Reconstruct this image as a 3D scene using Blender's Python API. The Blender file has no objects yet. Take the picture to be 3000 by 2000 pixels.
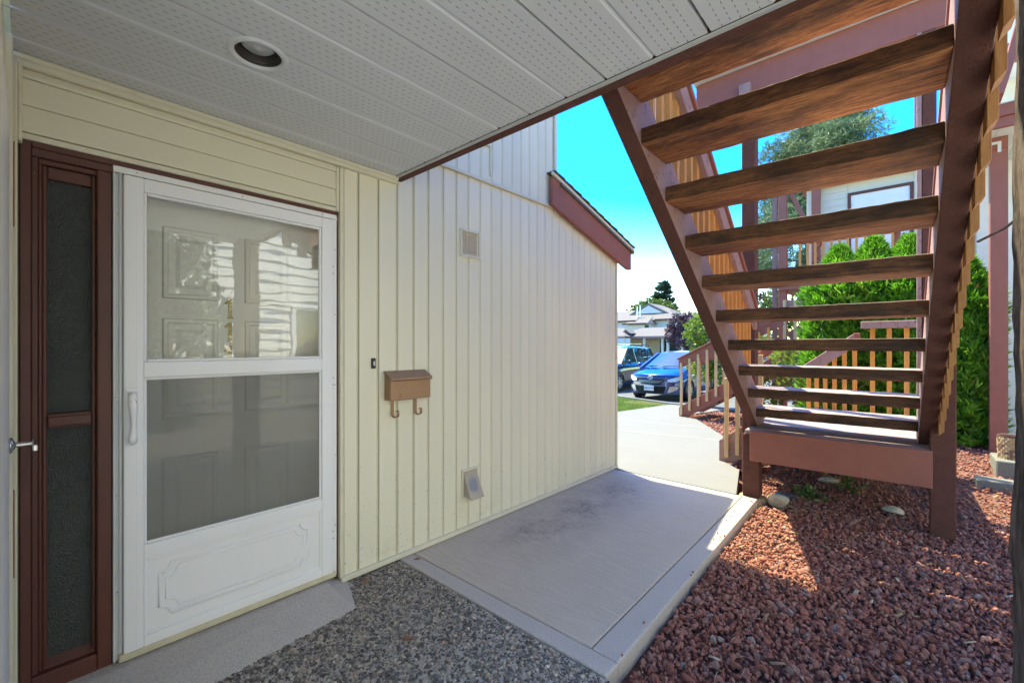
import bpy, bmesh, math, random
import numpy as np
from mathutils import Vector, Matrix, Euler

random.seed(7)
rng = np.random.default_rng(11)
R = math.radians
S = bpy.context.scene
COL = S.collection

# ------------------------------------------------------------------ camera, light, exposure
cam_d = bpy.data.cameras.new('camera')
cam_d.sensor_width = 36.0
cam_d.lens = 36.0 * 1011 / 2352
cam_d.shift_y = 9 / 2352
cam_d.clip_start = 0.01
cam_d.clip_end = 2000
cam = bpy.data.objects.new('camera', cam_d)
COL.objects.link(cam)
cam.location = (2.45, 0.0, 1.375)
cam.rotation_euler = (R(90), 0, math.atan2(912, 1011))
S.camera = cam

SUN = Vector((-0.475, 0.19, 1.0)).normalized()          # towards the sun
world = bpy.data.worlds.new('World')
S.world = world
world.use_nodes = True
wn = world.node_tree
for n in list(wn.nodes):
    wn.nodes.remove(n)
sky = wn.nodes.new('ShaderNodeTexSky')
sky.sky_type = 'NISHITA'
sky.sun_disc = False
sky.sun_elevation = math.asin(SUN.z)
sky.sun_rotation = math.atan2(SUN.x, SUN.y)
sky.air_density = 1.0
sky.dust_density = 0.7
sky.ozone_density = 1.1
hsv = wn.nodes.new('ShaderNodeHueSaturation')
hsv.inputs['Hue'].default_value = 0.522
hsv.inputs['Saturation'].default_value = 1.78
bg = wn.nodes.new('ShaderNodeBackground')
bg.inputs['Strength'].default_value = 0.15
wo = wn.nodes.new('ShaderNodeOutputWorld')
wn.links.new(sky.outputs[0], hsv.inputs['Color'])
wn.links.new(hsv.outputs[0], bg.inputs[0])
wn.links.new(bg.outputs[0], wo.inputs[0])

sun_d = bpy.data.lights.new('sun', 'SUN')
sun_d.energy = 2.0
sun_d.angle = R(0.53)
sun_d.color = (1.0, 0.985, 0.95)
sun_o = bpy.data.objects.new('sun', sun_d)
COL.objects.link(sun_o)
sun_o.location = (-10, 5, 30)
sun_o.rotation_euler = SUN.to_track_quat('Z', 'Y').to_euler()

S.view_settings.view_transform = 'Standard'
S.view_settings.look = 'None'
S.view_settings.gamma = 1.0
S.view_settings.use_curve_mapping = False
S.view_settings.exposure = 2.66
S.view_settings.use_white_balance = True          # the camera's balance, set for the open shade
S.view_settings.white_balance_temperature = 9300
S.view_settings.white_balance_tint = -9
S.render.engine = 'CYCLES'
S.cycles.max_bounces = 10
S.cycles.diffuse_bounces = 6
S.cycles.transparent_max_bounces = 12
S.cycles.use_denoising = True
S.cycles.sample_clamp_indirect = 6.0

# ------------------------------------------------------------------ helpers
W = {}                                                    # world matrices of everything made here


def tag(o, label=None, cat=None, group=None, kind=None):
    if label: o['label'] = label
    if cat: o['category'] = cat
    if group: o['group'] = group
    if kind: o['kind'] = kind
    return o


def thing(name, label, cat, loc=(0, 0, 0), rotz=0.0, group=None, kind=None):
    o = bpy.data.objects.new(name, None)
    COL.objects.link(o)
    o.empty_display_size = 0.1
    o.location = loc
    o.rotation_euler = (0, 0, rotz)
    W[o] = Matrix.Translation(Vector(loc)) @ Matrix.Rotation(rotz, 4, 'Z')
    return tag(o, label, cat, group, kind)


def link(name, me, parent=None, M=None):
    """link a mesh object; M is its matrix inside the parent"""
    o = bpy.data.objects.new(name, me)
    COL.objects.link(o)
    if parent is not None:
        o.parent = parent
    if M is not None:
        o.matrix_basis = M
    W[o] = (W[parent] if parent is not None else Matrix()) @ (M if M is not None else Matrix())
    return o


def copy_tree(o, parent=None):
    c = o.copy()
    COL.objects.link(c)
    c.parent = parent
    for ch in list(o.children):
        copy_tree(ch, c)
    return c


class MB:
    """collects polygons; build() links them as one mesh object"""
    def __init__(self):
        self.v, self.f, self.m = [], [], []

    def poly(self, pts, m=0):
        b = len(self.v)
        self.v += [tuple(p) for p in pts]
        self.f.append(tuple(range(b, b + len(pts))))
        self.m.append(m)
        return self

    def mesh(self, vs, fs, m=0):
        b = len(self.v)
        self.v += [tuple(p) for p in vs]
        for f in fs:
            self.f.append(tuple(b + i for i in f))
            self.m.append(m)
        return self

    def box(self, x0, x1, y0, y1, z0, z1, m=0, top=None, M=None):
        vs = [Vector(p) for p in ((x0, y0, z0), (x1, y0, z0), (x1, y1, z0), (x0, y1, z0), (x0, y0, z1), (x1, y0, z1), (x1, y1, z1), (x0, y1, z1))]
        if M is not None: vs = [M @ p for p in vs]
        self.mesh(vs, [(0, 3, 2, 1), (0, 1, 5, 4), (1, 2, 6, 5), (2, 3, 7, 6), (3, 0, 4, 7)], m)
        b = len(self.v) - 8
        self.f.append((b + 4, b + 5, b + 6, b + 7))
        self.m.append(m if top is None else top)
        return self

    def prism(self, pts, d, m=0):
        pts = [Vector(p) for p in pts]
        d = Vector(d)
        n = len(pts)
        vs = pts + [p + d for p in pts]
        fs = [tuple(range(n - 1, -1, -1)), tuple(range(n, 2 * n))]
        for i in range(n):
            j = (i + 1) % n
            fs.append((i, j, n + j, n + i))
        return self.mesh(vs, fs, m)

    def bar(self, p, q, w, h, up=(0, 0, 1), m=0):
        """rectangular bar from p to q: w across, h along up"""
        p, q = Vector(p), Vector(q)
        d = (q - p).normalized()
        u = Vector(up)
        s = d.cross(u)
        if s.length < 1e-5: s = d.cross(Vector((1, 0, 0)))
        s.normalize()
        u = s.cross(d).normalized()
        c = [s * a * w / 2 + u * b * h / 2 for a, b in ((-1, -1), (1, -1), (1, 1), (-1, 1))]
        return self.prism([p + k for k in c], q - p, m)

    def tube(self, pts, r, n=8, m=0, closed=False, caps=True):
        pts = [Vector(p) for p in pts]
        k = len(pts)
        rs = r if isinstance(r, (list, tuple)) else [r] * k
        vs, fs = [], []
        ref = None
        for i, p in enumerate(pts):
            if closed: d = pts[(i + 1) % k] - pts[i - 1]
            else: d = pts[min(i + 1, k - 1)] - pts[max(i - 1, 0)]
            d.normalize()
            if ref is None:
                ref = d.orthogonal().normalized()
            a = (ref - d * ref.dot(d))
            a = a.normalized() if a.length > 1e-5 else d.orthogonal().normalized()
            ref = a
            b = d.cross(a)
            for j in range(n):
                t = 2 * math.pi * j / n
                vs.append(p + (a * math.cos(t) + b * math.sin(t)) * rs[i])
        for i in range(k if closed else k - 1):
            for j in range(n):
                i2 = (i + 1) % k
                fs.append((i * n + j, i * n + (j + 1) % n, i2 * n + (j + 1) % n, i2 * n + j))
        if caps and not closed:
            fs.append(tuple(range(n - 1, -1, -1)))
            fs.append(tuple(range((k - 1) * n, k * n)))
        return self.mesh(vs, fs, m)

    def lathe(self, prof, c, axis='z', n=20, m=0, caps=False):
        c = Vector(c)
        vs, fs = [], []
        for r, h in prof:
            for j in range(n):
                t = 2 * math.pi * j / n
                a, b = r * math.cos(t), r * math.sin(t)
                vs.append(c + (Vector((a, b, h)) if axis == 'z' else Vector((h, a, b)) if axis == 'x' else Vector((b, h, a))))
        k = len(prof)
        for i in range(k - 1):
            for j in range(n):
                fs.append((i * n + j, i * n + (j + 1) % n, (i + 1) * n + (j + 1) % n, (i + 1) * n + j))
        if caps:
            fs.append(tuple(range(n - 1, -1, -1)))
            fs.append(tuple(range((k - 1) * n, k * n)))
        return self.mesh(vs, fs, m)

    def sphere(self, c, r, s=(1, 1, 1), n=12, k=8, m=0):
        prof = [(max(r * math.sin(math.pi * i / k), 1e-4), -r * math.cos(math.pi * i / k)) for i in range(k + 1)]
        b = len(self.v)
        self.lathe(prof, (0, 0, 0), 'z', n, m)
        self.v[b:] = [(c[0] + p[0] * s[0], c[1] + p[1] * s[1], c[2] + p[2] * s[2]) for p in self.v[b:]]
        return self

    def xf(self, M):
        self.v = [tuple(M @ Vector(p)) for p in self.v]
        return self

    def build(self, name, mats, parent=None, local=False, bevel=0.0, smooth=False, base=None, fix=True, seg=1, sub=None):
        vs = self.v
        off = None
        if parent is not None and not local:
            inv = W[parent].inverted()
            vs = [tuple(inv @ Vector(p)) for p in vs]
        elif parent is None and base is not None:
            b = Vector(base)
            vs = [tuple(Vector(p) - b) for p in vs]
            off = Matrix.Translation(b)
        me = bpy.data.meshes.new(name)
        me.from_pydata(vs, [], self.f)
        if not isinstance(mats, (list, tuple)): mats = [mats]
        for q in mats: me.materials.append(q)
        me.polygons.foreach_set('material_index', self.m)
        if fix or sub:
            bm = bmesh.new()
            bm.from_mesh(me)
            if sub:
                bmesh.ops.subdivide_edges(bm, edges=bm.edges[:], cuts=sub, use_grid_fill=True)
            bmesh.ops.recalc_face_normals(bm, faces=bm.faces[:])
            bm.to_mesh(me)
            bm.free()
        if smooth:
            me.polygons.foreach_set('use_smooth', [True] * len(me.polygons))
        o = link(name, me, parent, off)
        if bevel:
            md = o.modifiers.new('edge', 'BEVEL')
            md.width = bevel
            md.segments = seg
            md.limit_method = 'ANGLE'
            md.angle_limit = R(40)
        return o


def big_mesh(name, verts, loops, nper, mat, parent=None, cols=None, smooth=False):
    """fast mesh from numpy: verts (n,3), loops (f,nper), optional colours per vertex"""
    me = bpy.data.meshes.new(name)
    nf = len(loops)
    me.vertices.add(len(verts))
    me.vertices.foreach_set('co', np.asarray(verts, np.float32).ravel())
    me.loops.add(nf * nper)
    me.loops.foreach_set('vertex_index', np.asarray(loops, np.int32).ravel())
    me.polygons.add(nf)
    me.polygons.foreach_set('loop_start', np.arange(0, nf * nper, nper, dtype=np.int32))
    me.update(calc_edges=True)
    me.materials.append(mat)
    if cols is not None:
        a = me.attributes.new('tint', 'FLOAT', 'POINT')
        a.data.foreach_set('value', np.asarray(cols, np.float32))
    if smooth:
        me.polygons.foreach_set('use_smooth', np.ones(nf, bool))
    return link(name, me, parent)


# ------------------------------------------------------------------ materials
class NT:
    def __init__(self, name):
        self.m = bpy.data.materials.new(name)
        self.m.use_nodes = True
        self.t = self.m.node_tree
        self.b = self.t.nodes['Principled BSDF']
        self.o = self.t.nodes['Material Output']
        tc = self.t.nodes.new('ShaderNodeTexCoord')
        self.co = tc.outputs['Object']

    def n(self, typ, **kw):
        x = self.t.nodes.new('ShaderNode' + typ)
        for k, v in kw.items(): setattr(x, k, v)
        return x

    def put(self, s, v):
        if hasattr(v, 'is_output'): self.t.links.new(v, s)
        elif isinstance(v, (tuple, list)) and len(v) == 3 and s.type == 'RGBA': s.default_value = (*v, 1)
        else: s.default_value = v

    def map(self, scale=(1, 1, 1), rot=(0, 0, 0), loc=(0, 0, 0), vec=None):
        x = self.n('Mapping')
        self.put(x.inputs['Vector'], vec or self.co)
        x.inputs['Scale'].default_value = scale
        x.inputs['Rotation'].default_value = rot
        x.inputs['Location'].default_value = loc
        return x.outputs[0]

    def noise(self, scale, detail=4, rough=0.6, vec=None, dist=0.0):
        x = self.n('TexNoise')
        self.put(x.inputs['Vector'], vec or self.co)
        x.inputs['Scale'].default_value = scale
        x.inputs['Detail'].default_value = detail
        x.inputs['Roughness'].default_value = rough
        x.inputs['Distortion'].default_value = dist
        return x.outputs[0]

    def voro(self, scale, vec=None, out='Distance', feature='F1'):
        x = self.n('TexVoronoi', feature=feature)
        self.put(x.inputs['Vector'], vec or self.co)
        x.inputs['Scale'].default_value = scale
        return x.outputs[out]

    def ramp(self, fac, stops):
        x = self.n('ValToRGB')
        self.put(x.inputs[0], fac)
        e = x.color_ramp.elements
        while len(e) < len(stops): e.new(0.5)
        for k, (p, c) in zip(e, stops):
            k.position = p
            k.color = (*c, 1) if len(c) == 3 else c
        return x.outputs[0]

    def fr(self, fac, a, b):
        """map fac from a..b to 0..1, clamped"""
        x = self.n('MapRange')
        self.put(x.inputs[0], fac)
        x.inputs[1].default_value = a
        x.inputs[2].default_value = b
        return x.outputs[0]

    def mix(self, fac, a, b, mode='MIX'):
        x = self.n('Mix', data_type='RGBA', blend_type=mode)
        self.put(x.inputs[0], fac)
        self.put(x.inputs[6], a)
        self.put(x.inputs[7], b)
        return x.outputs[2]

    def math(self, op, a, b=None, c=None):
        x = self.n('Math', operation=op)
        self.put(x.inputs[0], a)
        if b is not None: self.put(x.inputs[1], b)
        if c is not None: self.put(x.inputs[2], c)
        return x.outputs[0]

    def xyz(self, vec=None):
        x = self.n('SeparateXYZ')
        self.put(x.inputs[0], vec or self.co)
        return x.outputs

    def bump(self, h, strength=0.3, dist=0.01):
        x = self.n('Bump')
        self.put(x.inputs['Height'], h)
        x.inputs['Strength'].default_value = strength
        x.inputs['Distance'].default_value = dist
        self.t.links.new(x.outputs[0], self.b.inputs['Normal'])
        return x.outputs[0]

    def set(self, col=None, rough=None, metal=None, **kw):
        if col is not None: self.put(self.b.inputs['Base Color'], col)
        if rough is not None: self.put(self.b.inputs['Roughness'], rough)
        if metal is not None: self.put(self.b.inputs['Metallic'], metal)
        for k, v in kw.items(): self.put(self.b.inputs[k.replace('_', ' ')], v)
        return self.m


def sc(c, k): return tuple(x * k for x in c)


def paint(name, col, var=0.12, scale=6.0, rough=0.5, bs=0.1, bscale=60, stretch=(1, 1, 1), metal=0.0, coat=0.0):
    t = NT(name)
    v = t.map(stretch)
    f = t.noise(scale, 5, 0.65, v)
    c = t.ramp(f, [(0.3, sc(col, 1 - var)), (0.7, sc(col, 1 + var))])
    t.bump(t.noise(bscale, 3, 0.6, v), bs, 0.004)
    return t.set(c, rough, metal, Coat_Weight=coat)


def random_tint(t, lo=0.85, hi=1.15):
    oi = t.n('ObjectInfo')
    x = t.n('MapRange')
    t.put(x.inputs[0], oi.outputs['Random'])
    x.inputs[3].default_value = lo
    x.inputs[4].default_value = hi
    return x.outputs[0]


def wood(name, dark, mid, light, axis='x', rough=0.6, fine=1.0, bs=0.35, wear=None, blotch=0.8):
    """grain running along one axis"""
    t = NT(name)
    oi = t.n('ObjectInfo')
    off = t.n('VectorMath', operation='SCALE')
    off.inputs[0].default_value = (7.3, 5.1, 3.7)
    t.put(off.inputs['Scale'], oi.outputs['Random'])
    ad = t.n('VectorMath', operation='ADD')
    t.put(ad.inputs[0], t.co)
    t.put(ad.inputs[1], off.outputs[0])
    st = {'x': (2.6, 24, 24), 'y': (24, 2.6, 24), 'z': (24, 24, 2.6)}[axis]
    v = t.map(st, vec=ad.outputs[0])
    big = t.noise(1.1, 3, 0.5, v, 1.6)
    v2 = t.map({'x': (1.5, 20, 20), 'y': (20, 1.5, 20), 'z': (20, 20, 1.5)}[axis], vec=ad.outputs[0])
    streak = t.noise(2.6, 5, 0.7, v2, 0.8)
    fine_n = t.noise(9 * fine, 4, 0.75, v)
    f = t.math('ADD', t.math('MULTIPLY', streak, 0.42), t.math('MULTIPLY', big, 0.18))
    f = t.math('ADD', f, t.math('MULTIPLY', fine_n, 0.40))
    f = t.fr(f, 0.39, 0.61)
    kv = t.map({'x': (2.2, 6.5, 6.5), 'y': (6.5, 2.2, 6.5), 'z': (6.5, 6.5, 2.2)}[axis], vec=ad.outputs[0])
    kd = t.voro(0.9, kv)
    knot = t.math('SUBTRACT', 1.0, t.fr(kd, 0.05, 0.17))
    c = t.ramp(f, [(0.1, dark), (0.5, mid), (0.92, light)])
    blot = t.fr(t.noise(4.5, 5, 0.65, t.map({'x': (0.5, 1, 1), 'y': (1, 0.5, 1), 'z': (1, 1, 0.5)}[axis], vec=ad.outputs[0])), 0.34, 0.56)
    c = t.mix(t.math('MULTIPLY', t.math('SUBTRACT', 1.0, blot), blotch), c, sc(dark, 0.35))
    if wear:
        wf = t.fr(t.noise(18, 5, 0.7, t.map({'x': (0.3, 1, 1), 'y': (1, 0.3, 1), 'z': (1, 1, 0.3)}[axis], vec=ad.outputs[0])), 0.5, 0.72)
        c = t.mix(t.math('MULTIPLY', wf, 0.8), c, wear)
    if blotch > 0.5:
        c = t.mix(t.math('MULTIPLY', knot, 0.8), c, sc(dark, 0.6))
    t.bump(t.math('ADD', fine_n, streak), bs, 0.005)
    return t.set(c, rough)


M = {}

# cream steel siding with faint dirt specks low on the wall
t = NT('cream_siding')
tn = random_tint(t, 0.965, 1.03)
base = t.mix(t.noise(1.3, 4, 0.6), (0.735, 0.69, 0.525), (0.785, 0.74, 0.575))
base = t.mix(1.0, base, tn, 'MULTIPLY')
z = t.xyz()[2]
low = t.fr(z, 0.95, 0.1)
speck = t.fr(t.noise(75, 2, 0.5), 0.655, 0.71)
big = t.fr(t.noise(5, 4, 0.7), 0.55, 0.75)
dirt = t.math('MULTIPLY', t.math('MULTIPLY', speck, low), 0.75)
base = t.mix(dirt, base, (0.16, 0.13, 0.09))
base = t.mix(t.math('MULTIPLY', t.math('MULTIPLY', big, t.fr(z, 0.22, 0.0)), 0.35), base, (0.30, 0.25, 0.17))
t.bump(t.noise(9, 3, 0.5, t.map((1, 1, 0.35))), 0.10, 0.012)
M['cream'] = t.set(base, 0.42)
M['cream_trim'] = paint('cream_trim_paint', (0.68, 0.635, 0.48), 0.06, 5, 0.45, 0.08)
M['cream_seam'] = paint('cream_seam_shade', (0.30, 0.265, 0.15), 0.15, 12, 0.6, 0.1)  # wall behind the boards, darkened: groove shade put into the colour
t = NT('cream_lap_siding')
v = t.map((1, 0.12, 1))
t.bump(t.noise(70, 5, 0.7, v), 0.25, 0.003)
M['lap'] = t.set(t.mix(t.noise(2.2, 5, 0.6), (0.68, 0.635, 0.47), (0.76, 0.715, 0.545)), 0.5)
M['lap_far'] = paint('cream_far_siding', (0.70, 0.66, 0.52), 0.05, 2, 0.5, 0.05)
M['lap_town'] = paint('townhouse_siding', (0.60, 0.60, 0.58), 0.04, 2, 0.5, 0.05)
M['lap_white'] = paint('pale_far_siding', (0.76, 0.75, 0.70), 0.04, 2, 0.5, 0.05)

# perforated soffit: rows of short slots across grey aluminium
t = NT('perforated_soffit')
x, y, zz = t.xyz()
row = t.math('DIVIDE', x, 0.0285)
rowi = t.math('FLOOR', row)
rowf = t.math('SUBTRACT', row, rowi)
yy = t.math('ADD', t.math('DIVIDE', y, 0.030), t.math('MULTIPLY', t.math('MODULO', rowi, 2.0), 0.5))
yf = t.math('FRACT', yy)
inx = t.math('LESS_THAN', t.math('ABSOLUTE', t.math('SUBTRACT', rowf, 0.5)), 0.048)
iny = t.math('LESS_THAN', t.math('ABSOLUTE', t.math('SUBTRACT', yf, 0.5)), 0.23)
pan = t.math('MODULO', t.math('ADD', x, 0.056 + 2.0), 0.2)          # keep the seams clear
clear = t.math('GREATER_THAN', t.math('MINIMUM', pan, t.math('SUBTRACT', 0.2, pan)), 0.018)
hole = t.math('MULTIPLY', t.math('MULTIPLY', inx, iny), clear)
base = t.mix(t.noise(1.6, 4, 0.6), (0.585, 0.592, 0.592), (0.645, 0.65, 0.65))
base = t.mix(hole, base, (0.17, 0.17, 0.16))
t.bump(t.math('SUBTRACT', t.noise(14, 2, 0.5), t.math('MULTIPLY', hole, 3.0)), 0.15, 0.003)
M['soffit'] = t.set(base, 0.5)
M['soffit_edge'] = paint('grey_soffit_trim', (0.45, 0.45, 0.43), 0.06, 6, 0.45, 0.05)

t = NT('brown_trim_paint')
c = t.mix(t.noise(6, 6, 0.7), (0.235, 0.076, 0.052), (0.36, 0.122, 0.086))
ch = t.fr(t.noise(34, 5, 0.8), 0.69, 0.72)
c = t.mix(t.math('MULTIPLY', ch, 0.6), c, (0.10, 0.038, 0.028))
t.bump(t.math('ADD', t.noise(45, 4, 0.7), t.noise(160, 2, 0.6)), 0.3, 0.004)
M['brown'] = t.set(c, 0.7)
M['brown_gloss'] = paint('brown_window_paint', (0.100, 0.028, 0.018), 0.22, 9, 0.5, 0.15, 40, (1, 1, 0.3))
t = NT('chipped_brown_paint')
chip = t.fr(t.noise(38, 4, 0.75, t.map((1, 1, 0.45))), 0.70, 0.73)
c = t.mix(t.noise(8, 4, 0.6), (0.075, 0.022, 0.015), (0.125, 0.040, 0.027))
c = t.mix(chip, c, (0.42, 0.30, 0.20))
t.bump(t.noise(60, 3, 0.6), 0.12, 0.003)
M['brown_chip'] = t.set(c, 0.5)
t = NT('rough_sawn_brown')
c = t.mix(t.noise(9, 5, 0.65), (0.090, 0.034, 0.024), (0.185, 0.074, 0.056))
sp = t.fr(t.noise(120, 3, 0.7), 0.6, 0.72)
c = t.mix(t.math('MULTIPLY', sp, 0.3), c, (0.40, 0.27, 0.23))
ck = t.fr(t.noise(16, 6, 0.8, t.map((1, 0.5, 0.5), (0.6, 0, 0))), 0.64, 0.68)
c = t.mix(t.math('MULTIPLY', ck, 0.7), c, (0.035, 0.016, 0.012))
t.bump(t.math('ADD', t.noise(130, 4, 0.7), t.noise(22, 4, 0.7)), 1.0, 0.009)
M['rough_brown'] = t.set(c, 0.85, Specular_IOR_Level=0.25)
t = NT('mauve_worn_stringer')
c = t.mix(t.noise(7, 5, 0.65), (0.27, 0.135, 0.115), (0.42, 0.27, 0.245))
cr = t.fr(t.noise(40, 5, 0.8, t.map((1, 0.35, 0.35), (0.6, 0, 0))), 0.57, 0.64)
c = t.mix(t.math('MULTIPLY', cr, 0.75), c, (0.05, 0.03, 0.03))
t.bump(t.noise(90, 4, 0.7), 0.6, 0.006)
M['mauve'] = t.set(c, 0.7)
M['tread'] = wood('stained_tread_wood', (0.085, 0.023, 0.007), (0.40, 0.132, 0.038), (0.68, 0.29, 0.095), 'x', 0.6, bs=0.5)
M['tread_edge_shaded'] = wood('shaded_tread_edge', (0.035, 0.012, 0.005), (0.115, 0.042, 0.016), (0.20, 0.082, 0.034), 'x', 0.7, bs=0.5)  # tread fronts and backs: their shade put into a darker wood colour
M['tread_top'] = wood('worn_tread_top', (0.22, 0.15, 0.145), (0.34, 0.26, 0.255), (0.42, 0.345, 0.34), 'x', 0.7, blotch=0.3)
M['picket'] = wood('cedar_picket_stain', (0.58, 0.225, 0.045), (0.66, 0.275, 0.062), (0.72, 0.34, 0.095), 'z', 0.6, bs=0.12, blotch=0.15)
M['picket_shaded'] = wood('shaded_cedar_stain', (0.30, 0.115, 0.026), (0.37, 0.145, 0.034), (0.43, 0.185, 0.05), 'z', 0.65, bs=0.12, blotch=0.15)  # same cedar stain darkened, shade on the right-hand pickets put into the colour
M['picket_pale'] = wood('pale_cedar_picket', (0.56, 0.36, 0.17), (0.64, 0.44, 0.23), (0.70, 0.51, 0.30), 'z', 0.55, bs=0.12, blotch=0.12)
M['old_post'] = wood('weathered_timber', (0.022, 0.012, 0.010), (0.105, 0.062, 0.050), (0.22, 0.145, 0.115), 'z', 0.9, 1.6, 1.0, wear=(0.26, 0.19, 0.165))
M['white_door'] = paint('white_door_paint', (0.82, 0.805, 0.79), 0.02, 3, 0.35, 0.05, 70, (1, 1, 0.08))
M['white_grey'] = paint('pale_grey_aluminium', (0.62, 0.63, 0.62), 0.05, 5, 0.4, 0.05)
M['inner_door'] = paint('inner_door_cream', (0.80, 0.77, 0.68), 0.03, 2, 0.4, 0.05)
M['weather_strip'] = paint('cream_sill_strip', (0.58, 0.52, 0.36), 0.12, 14, 0.5, 0.15)
M['black'] = paint('black_plastic', (0.015, 0.015, 0.016), 0.2, 8, 0.4, 0.1)
M['dark'] = paint('dark_recess', (0.02, 0.018, 0.016), 0.2, 8, 0.7, 0.1)
M['chrome'] = paint('brushed_steel', (0.55, 0.55, 0.56), 0.05, 20, 0.22, 0.02, metal=1.0)
M['brass'] = paint('aged_brass', (0.40, 0.28, 0.11), 0.25, 25, 0.38, 0.1, metal=1.0)
t = NT('copper_mailbox')
c = t.mix(t.noise(6, 5, 0.7, None, 1.0), (0.25, 0.145, 0.080), (0.40, 0.245, 0.145))
st = t.fr(t.noise(14, 5, 0.7, t.map((1, 1, 0.5))), 0.60, 0.70)
c = t.mix(t.math('MULTIPLY', st, 0.55), c, (0.13, 0.095, 0.065))
t.bump(t.noise(60, 3, 0.5), 0.06, 0.003)
M['copper'] = t.set(c, t.mix(st, (0.38, 0.38, 0.38), (0.55, 0.55, 0.55)), 0.45)
M['vent'] = paint('old_vent_beige', (0.50, 0.42, 0.31), 0.08, 10, 0.55, 0.1)
t = NT('stained_vent_hood')
c = t.mix(t.noise(16, 5, 0.7), (0.36, 0.30, 0.22), (0.48, 0.42, 0.34))
xx, yy_h, zz_h = t.xyz()
dd = t.math('ADD', t.math('POWER', t.math('DIVIDE', t.math('ADD', yy_h, 0.0), 0.055), 2.0), t.math('POWER', t.math('DIVIDE', t.math('SUBTRACT', zz_h, 0.10), 0.06), 2.0))
bl = t.fr(t.math('ADD', dd, t.math('MULTIPLY', t.noise(20, 6, 0.85), 4.2)), 2.9, 2.5)
c = t.mix(t.math('MULTIPLY', bl, 0.85), c, (0.20, 0.22, 0.27))
M['hood'] = t.set(c, 0.6)

# glass
def glass(name, refl=1.5, tint=(1, 1, 1), wav=0.0, wscale=2.5, dark=0.0, stretch=(1, 1, 1), dcol=(0.05, 0.05, 0.05)):
    t = NT(name)
    t.t.nodes.remove(t.b)
    tr = t.n('BsdfTransparent'); t.put(tr.inputs[0], tint)
    gl = t.n('BsdfGlossy'); gl.inputs['Roughness'].default_value = 0.0
    fz = t.n('Fresnel'); fz.inputs[0].default_value = 1.52
    if wav:
        bp = t.n('Bump'); bp.inputs['Strength'].default_value = 1.0; bp.inputs['Distance'].default_value = wav
        t.put(bp.inputs['Height'], t.noise(wscale, 2, 0.5, t.map(stretch)))
        t.put(gl.inputs['Normal'], bp.outputs[0])
    mx = t.n('MixShader')
    t.put(mx.inputs[0], t.math('MINIMUM', t.math('MULTIPLY', fz.outputs[0], refl), 1.0))
    a = tr.outputs[0]
    if dark:
        df = t.n('BsdfDiffuse'); t.put(df.inputs[0], dcol)
        m2 = t.n('MixShader'); m2.inputs[0].default_value = dark
        t.put(m2.inputs[1], a); t.put(m2.inputs[2], df.outputs[0])
        a = m2.outputs[0]
    t.put(mx.inputs[1], a); t.put(mx.inputs[2], gl.outputs[0])
    t.put(t.o.inputs[0], mx.outputs[0])
    return t.m


M['door_glass'] = glass('storm_glass', 2.2, wav=0.0007, wscale=3.2, stretch=(1, 1, 2.2))
M['screen_mesh'] = glass('insect_screen', 0.0, dark=0.60, dcol=(0.23, 0.225, 0.205))
M['car_glass'] = glass('car_glass', 3.2, tint=(0.40, 0.55, 0.60), dark=0.45, dcol=(0.01, 0.05, 0.07))
M['house_glass'] = glass('window_glass', 3.0, tint=(0.3, 0.34, 0.38), dark=0.6, wav=0.0015)
t = NT('textured_obscure_glass')
h = t.math('ADD', t.noise(240, 2, 0.6, t.map((1, 1.3, 0.6))), t.math('MULTIPLY', t.voro(210, t.map((1, 1.2, 0.7))), 0.6))
t.bump(h, 1.0, 0.006)
c = t.mix(t.noise(3, 3, 0.6), (0.030, 0.036, 0.034), (0.070, 0.080, 0.074))
M['obscure'] = t.set(c, 0.14, 0.0, IOR=1.7)

# concrete
def concrete(name, a, b, broom=True, stain=False, bs=0.3):
    t = NT(name)
    f = t.noise(2.2, 6, 0.65)
    c = t.mix(f, a, b)
    c = t.mix(t.math('MULTIPLY', t.fr(t.noise(130, 3, 0.6), 0.42, 0.70), 0.55), c, sc(a, 0.55))
    h = t.noise(180, 3, 0.6)
    if broom:
        bl = t.noise(60, 3, 0.7, t.map((0.07, 2.4, 1), (0, 0, 0.05)))
        c = t.mix(t.math('MULTIPLY', t.fr(bl, 0.45, 0.65), 0.45), c, sc(b, 1.22))
        h = t.math('ADD', h, t.math('MULTIPLY', bl, 1.5))
    if stain:
        x, y, z = t.xyz()
        band = t.math('SUBTRACT', 1.0, t.fr(t.math('ABSOLUTE', t.math('ADD', x, 0.30)), 0.06, 0.44))
        rng_y = t.math('MULTIPLY', t.fr(y, -1.0, -0.5), t.math('SUBTRACT', 1.0, t.fr(y, 0.9, 1.45)))
        sn = t.fr(t.noise(3.2, 6, 0.75), 0.36, 0.62)
        f2 = t.math('MULTIPLY', t.math('MULTIPLY', band, rng_y), sn)
        c = t.mix(t.math('MULTIPLY', t.math('MULTIPLY', f2, t.fr(t.noise(34, 5, 0.8), 0.30, 0.62)), 0.85), c, (0.115, 0.095, 0.075))
        sp = t.fr(t.noise(26, 4, 0.7), 0.66, 0.72)
        c = t.mix(t.math('MULTIPLY', t.math('MULTIPLY', sp, rng_y), 0.5), c, (0.10, 0.085, 0.07))
    t.bump(h, bs, 0.003)
    return t.set(c, 0.85)


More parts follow.
